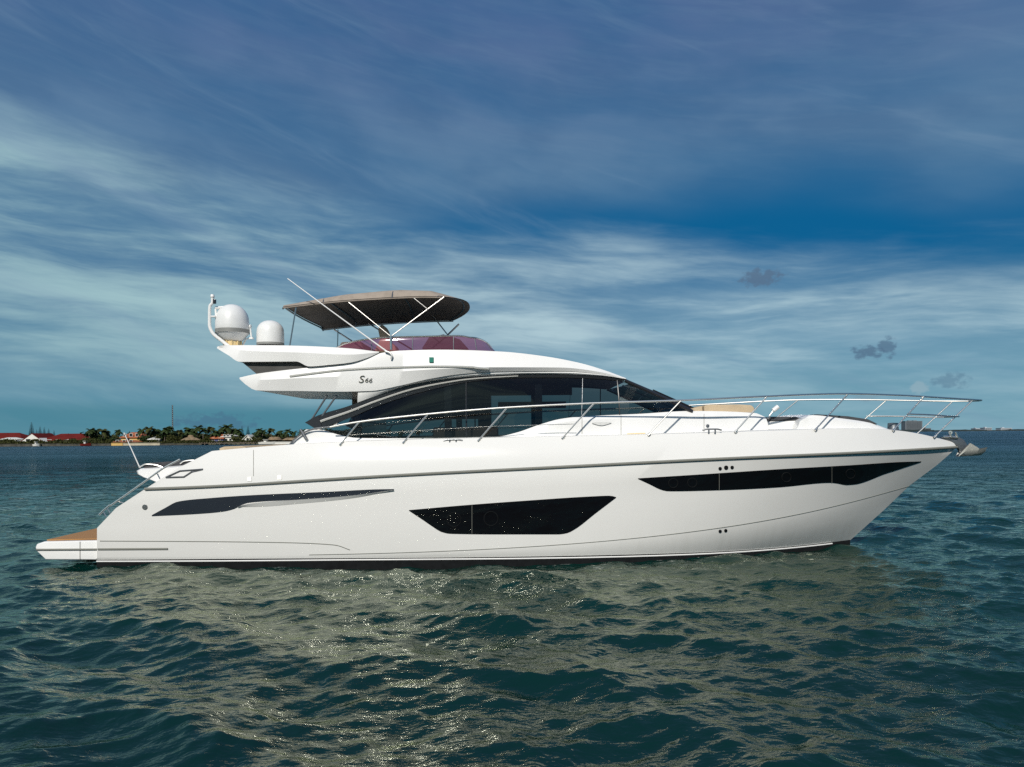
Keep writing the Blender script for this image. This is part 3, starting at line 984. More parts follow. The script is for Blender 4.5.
for x0, y0, x1, y1 in ((352, 388, 478, 419), (476, 380, 572, 395), (498, 402, 566, 408)):  # dark panels added to block sky through the far windows, standing for cabinets
    q = MB()
    a_, b_ = W(x0, y0, -1.60), W(x1, y1, -1.60)
    q.box(((a_[0] + b_[0]) / 2, 1.60, (a_[2] + b_[2]) / 2), (b_[0] - a_[0], 0.03, a_[2] - b_[2]))
    q.make('cabin_dark_panel', M_HEAD, INT)

# ------------------------------------------------------------------ flybridge
NF = 90
cF0 = [(239.5, 379, 1.80), (247, 385.5, 1.88), (256, 390.3, 1.92), (300, 391, 1.95), (345, 391.6, 1.96), (370, 391, 1.95), (400, 385.6, 1.92), (430, 378.8, 1.90), (460, 374.2, 1.87), (500, 371.6, 1.82), (560, 371.2, 1.75), (600, 374, 1.66), (626, 379.2, 1.56)]
cF1 = [(239.5, 378.3, 1.81), (258, 380, 1.98), (300, 378, 2.03), (345, 376, 2.04), (400, 371.5, 2.01), (440, 369, 1.98), (490, 367.3, 1.92), (560, 367.5, 1.80), (600, 372, 1.68), (626, 378.8, 1.565)]
cF2 = [(239.5, 377.6, 1.80), (258, 373.6, 1.94), (309, 367.6, 1.98), (345, 364.2, 1.98), (362, 360, 1.97), (378, 353.6, 1.95), (400, 350.7, 1.93), (440, 349.7, 1.90), (500, 351.5, 1.80), (540, 355.6, 1.72), (580, 363, 1.64), (605, 370.4, 1.58), (626, 378.2, 1.55)]
f0, fm, f2 = row(cF0, NF), row(cF1, NF), row(cF2, NF)
q = MB()
q.sym([f0, fm, f2])
q.span(f0, 6, 0.0)
q.span(f2, 8, 0.06)
q.add([f0[0], fm[0], f2[0], mir(f2[0]), mir(fm[0]), mir(f0[0])], [(0, 1, 2, 3, 4, 5)])
FLY = q.make('flybridge', M_WHITE, YACHT, 26)
B_FLY = bvh_of(FLY)
# moulding between the flybridge and the black brow
q = MB()
j0 = int(np.argmin(abs(g2[:, 0] - W(358, 402.5, 1.85)[0])))
seg = g2[j0:]
ctrl = [(358, 392.3, 1.92), (372, 391.3, 1.92), (400, 386, 1.89), (430, 379.3, 1.87), (460, 374.7, 1.84), (500, 372, 1.79), (560, 371.6, 1.73), (600, 374.3, 1.65), (626, 379.1, 1.56)]
up = row(ctrl, len(seg))
lo_ = seg.copy(); lo_[:, 1] -= 0.02
mm = (up + lo_) / 2; mm[:, 1] -= 0.02
q.sym([up, mm, lo_])
q.make('roof_moulding', M_WHITE, FLY)
# headliner under the roof, over the cabin only
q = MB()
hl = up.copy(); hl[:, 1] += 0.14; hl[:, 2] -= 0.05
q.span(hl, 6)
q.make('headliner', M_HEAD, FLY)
# upper wing that carries the domes
NU2 = 60
cU0 = [(217, 348.4, 1.85), (228, 355, 1.98), (240, 361.8, 2.03), (270, 361.6, 2.05), (296, 361.4, 2.05), (309, 366.4, 2.05), (330, 364.8, 2.05), (350, 362.6, 2.04), (365, 358.6, 2.01), (379, 352.8, 1.97)]
cU1 = [(217, 347.4, 1.86), (250, 351, 2.06), (300, 352.6, 2.09), (350, 354.6, 2.08), (379, 352.4, 1.98)]
cU2 = [(217, 346.8, 1.84), (222, 345.4, 1.92), (260, 345.2, 1.97), (300, 345.8, 2.0), (350, 348.4, 2.0), (379, 351.8, 1.96)]
u0, um, u2 = row(cU0, NU2), row(cU1, NU2), row(cU2, NU2)
q = MB()
q.sym([u0, um, u2]); q.span(u0, 4); q.span(u2, 6, 0.03)
q.add([u0[0], um[0], u2[0], mir(u2[0]), mir(um[0]), mir(u0[0])], [(0, 1, 2, 3, 4, 5)])
q.make('dome_deck', M_WHITE, FLY, 26)
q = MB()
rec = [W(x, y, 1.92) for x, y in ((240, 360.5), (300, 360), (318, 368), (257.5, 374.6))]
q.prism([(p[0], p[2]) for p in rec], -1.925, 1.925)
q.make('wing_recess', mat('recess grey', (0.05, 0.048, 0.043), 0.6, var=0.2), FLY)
q = MB()
line_on(q, [(290, 376.4), (320, 372.6), (345, 369.9), (390, 367.6), (440, 366.6), (470, 367.2), (489, 368.4)], 0.024, 50, B_FLY, 0.014)
q.make('side_moulding_strip', M_SILVER, FLY)
q = MB()
patch(q, [(429.3, 357.6), (433.6, 357.6)], [(429.3, 362.6), (433.6, 362.6)], 3, 2, 0.03, B_FLY)
q.make('navigation_light', M_GREEN, FLY)
# S66 badge
for s in (1, -1):
    for txt, px, py, size in (('S', 358, 382.6, 0.24), ('66', 364.4, 382.2, 0.15)):
        cu = bpy.data.curves.new('badge', 'FONT')
        cu.body = txt; cu.size = size; cu.extrude = 0.004; cu.shear = 0.25; cu.offset = -0.002
        to = bpy.data.objects.new('badge', cu)
        COL.objects.link(to)
        me = bpy.data.meshes.new_from_object(to.evaluated_get(bpy.context.evaluated_depsgraph_get()))
        bpy.data.objects.remove(to); bpy.data.curves.remove(cu)
        a_ = hit(px, py, B_FLY, 0); b_ = hit(px, py - 6, B_FLY, 0)
        up_ = Vector(b_ - a_).normalized()
        xx = Vector((1, 0, 0.0)); xx = (xx - up_ * xx.dot(up_)).normalized()
        Mx = Matrix((xx, up_, xx.cross(up_))).transposed().to_4x4()
        me.transform(Matrix.Diagonal((1.15, 1, 1, 1)))
        o = bpy.data.objects.new('model_badge', me)
        COL.objects.link(o); o.parent = FLY
        me.materials.clear(); me.materials.append(M_BADGE)
        if s > 0:
            o.matrix_local = Matrix.Translation(Vector(a_) + Vector((0, -0.012, 0))) @ Mx
        else:
            w_ = 0.55 if txt == 'S' else 0.25
            o.matrix_local = Matrix.Rotation(math.pi, 4, 'Z') @ Matrix.Translation(Vector((-a_[0] - (0.0 if txt == 'S' else 0) - (0.25 if txt == 'S' else -0.10), a_[1] - 0.012, a_[2]))) @ Mx
# posts under the overhang
for a_, b_ in (((327.5, 395), (308.5, 424.5)), ((337, 395), (322, 416))):
    for s in (1, -1):
        q = MB()
        e = np.array([W(*a_, 1.80), W(*b_, 1.88)])
        q.tube(e if s > 0 else mir(e), 0.022, 8)
        q.make('overhang_post', M_DARKSTEEL, FLY)
q = MB()
q.box((W(366, 400, 1.0)[0], 0, 3.25), (0.05, 3.2, 1.7))
q.make('saloon_door', G_SIDE, FLY)

# plum windscreen round the flybridge
plan = []
zt = f1([335, 345, 365, 385, 430, 458, 476, 488, 494], [348.5, 343.8, 339.6, 337.6, 336.4, 335.8, 339, 344.5, 348.5])
bot, top = [], []
for px in np.linspace(335, 470, 34):
    b = 1.80
    bot.append(W(px, 351, b)); top.append(W(px, zt(px), b - 0.05))
p1 = W(470, 351, 1.80); p1t = W(470, zt(470), 1.75)
for t in np.linspace(0.04, 1, 22):
    a_ = t * math.pi / 2
    dx = 0.66 * math.sin(a_)
    bb = 1.80 * math.cos(a_) ** 0.8
    fwd = p1[0] + dx
    fall = 0.30 * (1 - math.cos(a_)) * 0.75
    bot.append(np.array((fwd + 0.1 * math.sin(a_), -bb, p1[2] - 0.02)))
    top.append(np.array((fwd - 0.15 * math.sin(a_), -bb * 0.97, p1t[2] - fall)))
bot, top = np.array(bot), np.array(top)
full_b = np.concatenate([bot, mir(bot[:-1])[::-1]]); full_t = np.concatenate([top, mir(top[:-1])[::-1]])
midr = (full_b + full_t) / 2 * (1.0, 1.015, 1.0)
q = MB(); q.grid([full_b, midr, full_t])
FW = q.make('wind_deflector', G_FLY, FLY)
q = MB(); q.tube(full_t, 0.019, 6); q.make('deflector_rail', M_STEEL, FW)
for k in (9, 19, 29, 36, 44):
    for F_ in ((full_b, full_t),):
        for kk in (k, len(full_b) - 1 - k):
            q = MB(); q.tube([F_[0][kk], midr[kk], F_[1][kk]], 0.011, 6)
            q.make('deflector_post', M_DARKSTEEL, FW)
# helm seat and dash seen above and through the plum screen
q = MB()
pr = [W(x, y, .5) for x, y in ((376, 352), (382, 341), (380, 332), (381, 327), (385, 326), (388, 331), (390, 341), (397, 347), (398, 352))]
q.prism([(p[0], p[2]) for p in pr], -0.78, -0.22)
q.make('flybridge_seat', M_TAN, FLY, 32, 0.05, 3)
q = MB()
pr = [W(x, y, .2) for x, y in ((425, 352), (432, 341), (446, 338), (462, 343), (470, 352))]
q.prism([(p[0], p[2]) for p in pr], -0.9, 0.5)
q.make('flybridge_dash', M_CHAR, FLY, 32, 0.04, 3)
q = MB()
pr = [W(x, y, 1.0) for x, y in ((341, 352), (345, 344), (364, 343), (368, 352))]
q.prism([(p[0], p[2]) for p in pr], -1.4, 1.4)
q.make('flybridge_sofa', M_HEAD, FLY, 32, 0.05, 3)

# ------------------------------------------------------------------ canopy
edge = curve([W(*c) for c in ((283, 307.6, 1.74), (315, 303.8, 1.75), (345, 301.0, 1.76), (402, 297.6, 1.76), (425, 297.0, 1.75), (441, 297.2, 1.72))], 40)
tt = np.linspace(0, 1, 40)
rise = np.interp(tt, [0, .4, .74, .9, 1], [.06, .16, .175, .14, .0])
front = np.clip((tt - .55) / .45, 0, 1) ** 2
rows = []
for b, k in ((1.0, 0), (.975, .5), (.94, .85), (.88, 1.0), (.78, 1.05), (.66, 1.08), (.5, 1.1), (.34, 1.12), (.17, 1.13), (0, 1.13)):
    r_ = edge.copy(); r_[:, 1] *= b
    r_[:, 2] += rise * k + 0.11 * (1 - b * b) * np.clip(tt * 1.5, 0.15, 1) + 0.02
    r_[:, 0] += 0.55 * front * (1 - b ** 2.4) - 0.12 * (1 - tt) ** 3 * (1 - b * b)
    r_[:, 2] -= 0.02 * np.sin(tt * math.pi * 3) ** 2 * (1 - b) * 2
    rows.append(r_)
q = MB(); q.sym(rows)
CANOPY = q.make('sun_canopy', M_CANVAS, YACHT, 40)
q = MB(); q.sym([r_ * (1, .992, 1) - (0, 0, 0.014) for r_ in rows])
q.make('canopy_underside_shade', M_CANVAS_SHADE, CANOPY, 40)  # sheet added under the canvas, coloured dark to stand for shade
for t in (0, 0.25, 0.68, 0.985):
    i = int(round(t * 39))
    P = np.array([r_[i] for r_ in rows]); P = np.concatenate([P, mir(P[:-1])[::-1]])
    P[:, 2] -= 0.045 if t == 0 else 0.022
    q = MB(); q.tube(P, 0.02, 8)
    q.make('canopy_hoop', M_POLE if t in (0,) else M_DARKSTEEL, CANOPY)
q = MB()
pp = edge - (0, 0.0, 0.008)
q.tube(pp, 0.014, 6); q.tube(mir(pp), 0.014, 6)
q.make('canopy_hem', M_CANVAS, CANOPY)
for a_, b_, r_ in (((347, 301, 1.74), (391, 336.5, 1.80), .012), ((444, 297, 1.73), (391, 336.5, 1.80), .013), ((413, 297.5, 1.75), (428, 309.5, 1.77), .012), ((296, 307.5, 1.72), (289.5, 347, 1.80), .017),
                   ((366, 322, -1.74), (413, 350, -1.78), .02), ((459, 324, -1.70), (432, 350, -1.76), .024), ((428, 309.5, -1.6), (447, 334, -1.72), .017), ((334, 329.5, -1.74), (352, 341, -1.78), .02), ((338, 329.5, -1.7), (337.5, 346, -1.7), .015)):
    q = MB(); q.tube([W(*a_), W(*b_)], r_, 8)
    q.make('canopy_pole', M_POLE, CANOPY)
q = MB()
for s in (1, -1):
    c_ = W(391, 336.5, 1.80); c_ = c_ if s > 0 else mir(c_)
    q.tube([c_ + (0, 0, -0.30), c_ + (0, 0, 0.02)], 0.03, 8)
q.make('canopy_mount', M_STEEL, CANOPY)

# ------------------------------------------------------------------ domes, mast, aerial
def dome(px, base_y, w, h, b, name, cone, band):
    base = W(px, base_y, b)
    s = (YC - b) / F
    r, hh = w * s / 2, h * s
    c0 = 0.28 * hh if cone else 0.02
    prof = [(r * 0.98, c0 + 0.10 * hh), (r, c0 + 0.12 * hh), (r * 0.995, hh * 0.5), (r * 0.985, hh * 0.58)]
    for t in np.linspace(0.15, 1, 12):
        a = t * math.pi / 2
        prof.append((r * 0.985 * math.cos(a) ** 0.92 if t < 1 else 0.001, hh * 0.58 + hh * 0.42 * math.sin(a)))
    q = MB(); q.lathe(prof, base, 40)
    o = q.make(name, M_DOME, YACHT, 40)
    q = MB(); q.lathe([(r * 0.9, c0 + 0.02), (r * 1.005, c0 + 0.02), (r * 1.005, c0 + 0.11 * hh), (r * 0.95, c0 + 0.115 * hh)], base, 40)
    q.make('base_ring', M_DOMEGREY, o)
    if cone:
        q = MB(); q.lathe([(r * 0.42, 0.10 * hh), (r * 0.62, 0.14 * hh), (r * 0.97, c0 + 0.02)], base, 40)
        q.make('lower_shell', M_DOME, o)
        q = MB(); q.lathe([(r * 0.50, -0.02), (r * 0.50, 0.10 * hh), (r * 0.2, 0.101 * hh)], base, 24)
        for k in range(10):
            a = k * math.pi / 5
            q.tube([base + (r * .5 * math.cos(a), r * .5 * math.sin(a), -0.02), base + (r * .55 * math.cos(a), r * .55 * math.sin(a), 0.11 * hh)], 0.018, 5)
        q.make('pedestal', M_CREAM, o)
    return o


d1 = dome(232.5, 346, 32.5, 41.5, 1.25, 'satellite_dome', True, True)
d1['label'] = 'tall dome on a yellowed pedestal'
d2 = dome(270.5, 347, 26.5, 26.5, 1.0, 'satellite_dome', False, True)
d2['label'] = 'smaller dome further forward'
q = MB()
q.tube(curve([W(229, 346.5, 1.5), W(222, 341, 1.5), W(212, 332, 1.5), W(209.6, 325, 1.5), W(209.6, 312, 1.5), W(210, 306, 1.5), W(212.5, 302.5, 1.5), W(212.5, 297, 1.5)], 40), 0.042, 10, 0.034)
MAST = q.make('mast_arm', M_WHITE, YACHT)
q = MB(); q.lathe([(0.0, 0.10), (0.04, 0.09), (0.05, 0.04), (0.03, 0.0)], W(212.5, 298.5, 1.5), 16); q.make('masthead_light', M_DOME, MAST)
q = MB(); q.box(W(214.6, 301.5, 1.5), (0.06, 0.06, 0.10)); q.make('camera_head', M_TRIM, MAST, 32, 0.01)
q = MB(); q.tube([W(209.6, 316.5, 1.5), W(215.5, 316.5, 1.5)], 0.022, 8); q.tube([W(215.5, 308, 1.4), W(224, 307.3, 1.4)], 0.035, 8); q.tube([W(215.5, 308, 1.4), W(216, 318, 1.45)], 0.022, 8)
q.make('cross_arm', M_WHITE, MAST)
q = MB()
c_ = W(251, 326.5, 1.2)
q.tube([c_, W(248, 326.5, 1.2)], 0.05, 10, 0.03); q.tube([W(250, 327, 1.2), W(251.5, 338, 1.2), W(246, 339, 1.2), W(242, 347, 1.2)], 0.022, 8)
q.box(W(251, 338.3, 1.2), (0.10, 0.08, 0.04))
q.make('horn', M_DOME, YACHT)
q = MB()
q.tube([W(387.5, 352, 2.0), W(372, 340.7, 2.0), W(330, 310, 2.0), W(287.5, 278.5, 2.0)], 0.019, 8, 0.009)
AER = q.make('whip_aerial', M_WHITE, YACHT)
q = MB()
q.tube(curve([W(385, 351, 2.0), W(390, 353, 2.01), W(391.8, 356, 2.02), W(391, 359, 2.02)], 10), 0.022, 8)
q.make('aerial_base', M_SILVER, AER)

# ------------------------------------------------------------------ guard rails
rc = [(330, 427), (345, 424), (370, 420.2), (400, 416.8), (460, 411), (510, 407.2), (600, 402.8), (690, 400), (760, 396.6), (850, 393.8), (900, 395.3), (940, 397.6), (972, 399.6)]
bR = lambda px: (bD(px) - 0.06) if px < 880 else f1([880, 910, 940, 972], [bD(880) - .06, .98, .72, .42])(px)
P = np.array([W(x, y, bR(x)) for x, y in rc])
tip = W(981, 400.4, 0.0)
P = np.concatenate([P, [W(981.5, 400.2, .25)]])
near = curve(P, 120)
tipc = near[-1].copy(); tipc[1] = 0; tipc[0] += 0.10
full = np.concatenate([near, [tipc], mir(near)[::-1]])
q = MB(); q.tube(full, 0.021, 10)
RAIL = q.make('guard_rail', M_STEEL, YACHT)
for (xa, ya, xb, yb) in ((340, 445, 359, 421.8), (403, 443, 428, 414), (478, 441, 507, 407.5), (562, 438.5, 594, 403.2), (648, 435, 681, 400.5), (735, 432, 767, 396.5), (815, 430, 848, 394), (893, 430.5, 924, 396.8), (934, 437, 973, 399.8)):
    for s in (1, -1):
        q = MB()
        e = np.array([W(xa, ya, max(bD(xa) + 0.035, .3)), W(xb, yb, bR(xb))])
        e = e if s > 0 else mir(e)
        q.tube(e, 0.017, 8)
        foot = e[0] + (0, 0, -0.01)
        q.tube([foot, foot + (e[1] - e[0]) * 0.06], 0.03, 8)
        q.make('stanchion', M_STEEL, RAIL)
q = MB()
lw = curve([W(350, 435, bR(350)), W(420, 430.5, bR(420)), W(490, 426.5, bR(490)), W(575, 424, bR(575))], 20)
q.tube(lw, 0.007, 6); q.tube(mir(lw), 0.007, 6)
q.make('life_line', M_STEEL, RAIL)
q = MB()
ml = curve([W(907.5, 414, bR(908) - .0), W(930, 414.8, .72), W(955, 416.4, .48), W(959, 416.5, .30)], 20)
tc_ = ml[-1].copy(); tc_[1] = 0; tc_[0] += .05
q.tube(np.concatenate([ml, [tc_], mir(ml)[::-1]]), 0.018, 8)
q.make('pulpit_mid_rail', M_STEEL, RAIL)

# foredeck coaming
q = MB()
NB = 40
c0 = [(796, 432.5, 1.5), (830, 431, 1.36), (870, 430.5, 1.05), (898, 431.5, .72)]
c1 = [(800, 421, 1.44), (806, 418.2, 1.42), (840, 420.5, 1.24), (870, 424.8, .98), (892, 430.5, .72)]
c2 = [(803, 418.4, 1.36), (812, 415.2, 1.34), (840, 418.2, 1.16), (870, 422.8, .9), (890, 429.6, .66)]
k0, k1, k2 = row(c0, NB), row(c1, NB), row(c2, NB)
q.sym([k0, k1, k2]); q.span(k2, 6, 0.04)
q.add([k0[0], k1[0], k2[0], mir(k2[0]), mir(k1[0]), mir(k0[0])], [(0, 1, 2, 3, 4, 5)])
q.make('foredeck_coaming', M_WHITE, YACHT, 30)
q = MB()
w0 = [W(x, y, 1.1) for x, y in ((768, 421.5), (800, 420.5), (800, 433), (768, 433))]
q.prism([(p[0], p[2]) for p in w0], -1.1, 1.1)
q.make('foredeck_seat_base', M_WHITE, YACHT, 32, 0.02)
q = MB()
q.tube([W(767.5, 418.5, 1.3), W(774, 409.6, 1.3)], 0.018, 8)
LAMP = q.make('deck_lamp', M_STEEL, YACHT)
q = MB(); q.tube([W(773, 410.6, 1.3), W(778, 406.6, 1.3)], 0.05, 12, 0.055); q.make('lamp_head', M_DOME, LAMP)
# cleats
for px, py in ((453, 442.0), (712, 431.6)):
    for s in (1, -1):
        q = MB()
        c_ = W(px, py, bD(px) + 0.03)
        c_ = c_ if s > 0 else mir(c_)
        q.tube(curve([c_ + (-0.21, 0, 0.03), c_ + (-0.1, 0, 0.055), c_ + (0.1, 0, 0.055), c_ + (0.21, 0, 0.03)], 12), 0.017, 8)
        for dx in (-.07, .07):
            q.tube([c_ + (dx, 0, -0.03), c_ + (dx, 0, 0.05)], 0.018, 8)
        q.make('cleat', M_DARKSTEEL, YACHT)
# windlass and rollers, anchor in the bow
q = MB()
c_ = W(893, 429, .0)
q.lathe([(0.001, 0.16), (0.12, 0.15), (0.13, 0.02), (0.17, -0.12)], c_, 20)
q.make('windlass', M_DARKSTEEL, YACHT)
q = MB()
pr = [W(x, y, 0) for x, y in ((940, 437.5), (948, 435.0), (957, 436.4), (963, 440), (967, 446), (968, 452), (964.5, 455.5), (960, 452.5), (956, 446), (949, 441.5))]
q.prism([(p[0], p[2]) for p in pr], -0.055, 0.055)
ANC = q.make('anchor', M_DARKSTEEL, YACHT, 32, 0.015)
for s_ in (1, -1):                                     # two plough shares meeting on the keel line
    q = MB()
    K = [W(x, y, 0) for x, y in ((956, 456.6), (962, 456.4), (972, 455.9), (980.5, 455.4))]
    T = [W(x, y, 0) + np.array((0, -s_ * w_, 0)) for x, y, w_ in ((958, 454.8, .05), (966.5, 443, .16), (972.5, 448.5, .27), (982.3, 447, .20))]
    q.grid([np.array(K), (np.array(K) + np.array(T)) / 2 + (0, -s_ * .03, -.02), np.array(T)])
    q.grid([np.array(K) + (0, 0, .03), (np.array(K) + np.array(T)) / 2 + (-.02, -s_ * .0, .0), np.array(T) + (-.015, s_ * .012, 0)])
    q.make('fluke', M_SILVER, ANC, 40)
q = MB()
q.tube([W(944, 436.6, .09), W(958, 437.6, .09)], 0.03, 8); q.tube([W(944, 436.6, -.09), W(958, 437.6, -.09)], 0.03, 8)
q.make('bow_fitting', M_STEEL, ANC)
q = MB()
for x, y in ((949.5, 431.5), (955.5, 432)):
    q.tube([W(x, y, .1), W(x + 2, y + 5.5, .1)], 0.03, 8); q.tube([W(x, y, -.1), W(x + 2, y + 5.5, -.1)], 0.03, 8)
q.tube([W(950.5, 432.5, .12), W(950.5, 432.5, -.12)], 0.045, 10)
q.make('anchor_roller', M_STEEL, ANC)

# cushions laid on the boat
def cushion(name, pts, b, m, label, bev=0.05):
    pr = [W(x, y, b) for x, y in pts]
    c = np.mean(pr, axis=0); c[1] = 0; c[2] = min(p[2] for p in pr)
    q = MB(); q.prism([(p[0] - c[0], p[2] - c[2]) for p in pr], -b, b)
    o = q.make(name, m, None, 32, bev, 3)
    o.location = (c[0], YC, c[2])
    return tag(o, label, 'cushion')


cushion('sun_pad', ((704.5, 412.4), (704, 405.5), (710, 404.4), (740, 404.3), (752, 405), (755, 408), (755, 413.2)), 1.15, M_TAN, 'thick tan sun pad lying on the white foredeck ahead of the windscreen')
cushion('sun_pad', ((690, 412), (692, 408.6), (702.5, 405.8), (703, 412.2)), 1.1, M_TAN, 'short wedge shaped tan head rest between windscreen foot and foredeck sun pad', 0.03)
cushion('seat_cushion', ((768, 421), (768, 417.4), (772, 416.6), (796, 416.8), (801, 418), (800, 420.8)), 1.1, M_CHAR, 'dark charcoal seat cushion in the gap of the white foredeck coaming', 0.02)
cushion('seat_cushion', ((816, 416), (817, 414.2), (848, 416.2), (868, 419.2), (878, 424), (850, 420)), 0.9, M_CHAR, 'thin dark cushion lying along the low white coaming near the bow', 0.01)
cushion('seat_cushion', ((220, 452), (219, 448.4), (224, 446.6), (241, 445.9), (246, 447.4), (246, 451)), 1.6, M_TAN, 'tan cockpit seat cushion showing above the white stern coaming', 0.02)

# ------------------------------------------------------------------ the far shore on the left
YS = 272.0


def S(px, py, Y=YS):
    du, dv = px - CX, PP - py
    return np.array((Y / F * (du * CA + dv * SA), Y, H + Y / F * (-du * SA + dv * CA)))


def sx(px, Y=YS):
    return (px - CX) * Y / F


M_SOIL = mat('shore soil', (0.085, 0.085, 0.045), 0.9, var=0.5, vscale=0.15)
M_SEAWALL = mat('weathered concrete', (0.085, 0.08, 0.062), 0.85, var=0.5, vscale=0.8)
M_FROND = mat('palm frond', (0.030, 0.050, 0.012), 0.7, spec=0.2, var=0.5, vscale=0.9)
M_FROND2 = mat('olive foliage', (0.055, 0.060, 0.014), 0.75, spec=0.2, var=0.55, vscale=0.6)
M_CREAMWALL = mat('cream rendered wall', (0.50, 0.44, 0.32), 0.85, var=0.2, vscale=0.5)
M_PINE = mat('norfolk pine needles', (0.018, 0.032, 0.018), 0.7, var=0.4, vscale=1)
M_TRUNK = mat('palm trunk', (0.13, 0.105, 0.08), 0.85, var=0.3, vscale=3)
M_RED = mat('red metal roof', (0.135, 0.014, 0.009), 0.8, spec=0.15, var=0.25, vscale=0.4)
M_ORANGE = mat('terracotta tile', (0.40, 0.12, 0.045), 0.75, var=0.35, vscale=0.7)
M_THATCH = mat('palm thatch', (0.27, 0.19, 0.11), 0.95, var=0.45, vscale=0.9)
M_STUCCO = mat('white stucco', (0.72, 0.70, 0.64), 0.8, var=0.1, vscale=0.3)
M_YELLOW = mat('yellow stucco', (0.62, 0.40, 0.13), 0.8, var=0.15, vscale=0.3)
M_BLUE = mat('blue shutters', (0.05, 0.06, 0.16), 0.6)
M_PANE = mat('dark window pane', (0.015, 0.018, 0.02), 0.08)
M_WOODD = mat('dock timber', (0.17, 0.13, 0.095), 0.85, var=0.4, vscale=1)

q = MB()
xs = np.linspace(-330, 60, 90)
front = np.array([(x, YS - 4 + 1.2 * math.sin(x * .07) + .8 * math.sin(x * .31), 0.0) for x in xs])
rows = [front + (0, 0, -0.6), front + (0, .5, .35), front + (0, 6, .9), front + (0, 60, 1.6), front + (0, 190, 1.6), front + (0, 240, -.6)]
q.grid(rows)
kind(q.make('shore_ground', M_SOIL), 'structure')


def base_z(px, dy=0):
    return 0.9


def leaf_mesh_palm(seed, h, lean, R_=2.6, nf=15):
    rng = random.Random(seed)
    t = MB()
    pts = [(lean * (k / 6) ** 1.6, 0, h * k / 6) for k in range(7)]
    t.tube(pts, 0.17, 7, 0.10)
    top = Vector(pts[-1])
    f = MB()
    for k in range(nf):
        a = 2 * math.pi * k / nf + rng.uniform(-.2, .2)
        up = rng.uniform(-0.35, 0.95)
        L = R_ * rng.uniform(.8, 1.15)
        d = Vector((math.cos(a), math.sin(a), 0)); sd = Vector((-math.sin(a), math.cos(a), 0))
        prev = None
        for s_ in range(6):
            u = s_ / 5
            r_ = L * (u - .12 * u * u * (1 + up * .3))
            zz = L * (up * u - 0.75 * u * u)
            p = top + d * r_ * (1 - .25 * abs(up)) + Vector((0, 0, zz))
            w = 0.74 * math.sin(math.pi * min(0.12 + u * .86, 1)) + .05
            dr = Vector((0, 0, -w * .55))
            cur = (p - sd * w + dr, p, p + sd * w + dr)
            if prev:
                f.add([*prev, *cur], [(0, 1, 4, 3), (1, 2, 5, 4)])
            prev = cur
    return t, f


def leaf_mesh_tree(seed, h, w, n=620):
    rng = random.Random(seed)
    t = MB()
    t.tube([(0, 0, 0), (.1, 0, h * .3), (0, .1, h * .55)], 0.25, 7, 0.12)
    for k in range(5):
        a = rng.uniform(0, 6.28)
        t.tube([(0, 0, h * .32), (math.cos(a) * w * .25, math.sin(a) * w * .25, h * .6)], .1, 5, .04)
    f = MB()
    lobes = [(rng.uniform(-.34, .34) * w, rng.uniform(-.3, .3) * w, h * rng.uniform(.36, .80), rng.uniform(.16, .30) * w) for _ in range(9)]
    for k in range(n):
        lx, ly, lz, lr = lobes[k % 9]
        v = Vector((rng.gauss(0, 1), rng.gauss(0, 1), rng.gauss(0, .8))).normalized() * lr * rng.uniform(.5, 1.08)
        c = Vector((lx, ly, max(lz + v.z, h * .12))) + Vector((v.x, v.y, 0))
        a = Vector((rng.gauss(0, 1), rng.gauss(0, 1), rng.gauss(0, 1))).normalized(); b = a.orthogonal().normalized()
        s_ = rng.uniform(.22, .50)
        f.add([c + a * s_, c + b * s_ * .7, c - a * s_, c - b * s_ * .7], [(0, 1, 2, 3)])
    return t, f


def leaf_mesh_pine(seed, h):
    rng = random.Random(seed)
    t = MB(); t.tube([(0, 0, 0), (0, 0, h)], 0.2, 7, 0.03)
    f = MB()
    nl = 24
    for k in range(nl):
        u = k / (nl - 1)
        z_ = h * (.12 + .88 * u); L = h * .17 * (1 - u) ** .8 + .2
        for j in range(11):
            a = 2 * math.pi * j / 11 + k * .5
            d = Vector((math.cos(a), math.sin(a), 0)); sd = Vector((-math.sin(a), math.cos(a), 0))
            p = Vector((0, 0, z_)); e = p + d * L + Vector((0, 0, L * .22))
            f.add([p, p + d * L * .6 + sd * L * .4, e, p + d * L * .6 - sd * L * .4], [(0, 1, 2, 3)])
    return t, f


def plant(name, tf, fol, loc, label, cat, group=None, trunk=M_TRUNK):
    o = empty(name, loc, label, cat, group)
    tf[0].make('trunk', trunk, o, 40); tf[1].make('crown', fol, o, 0)
    return o


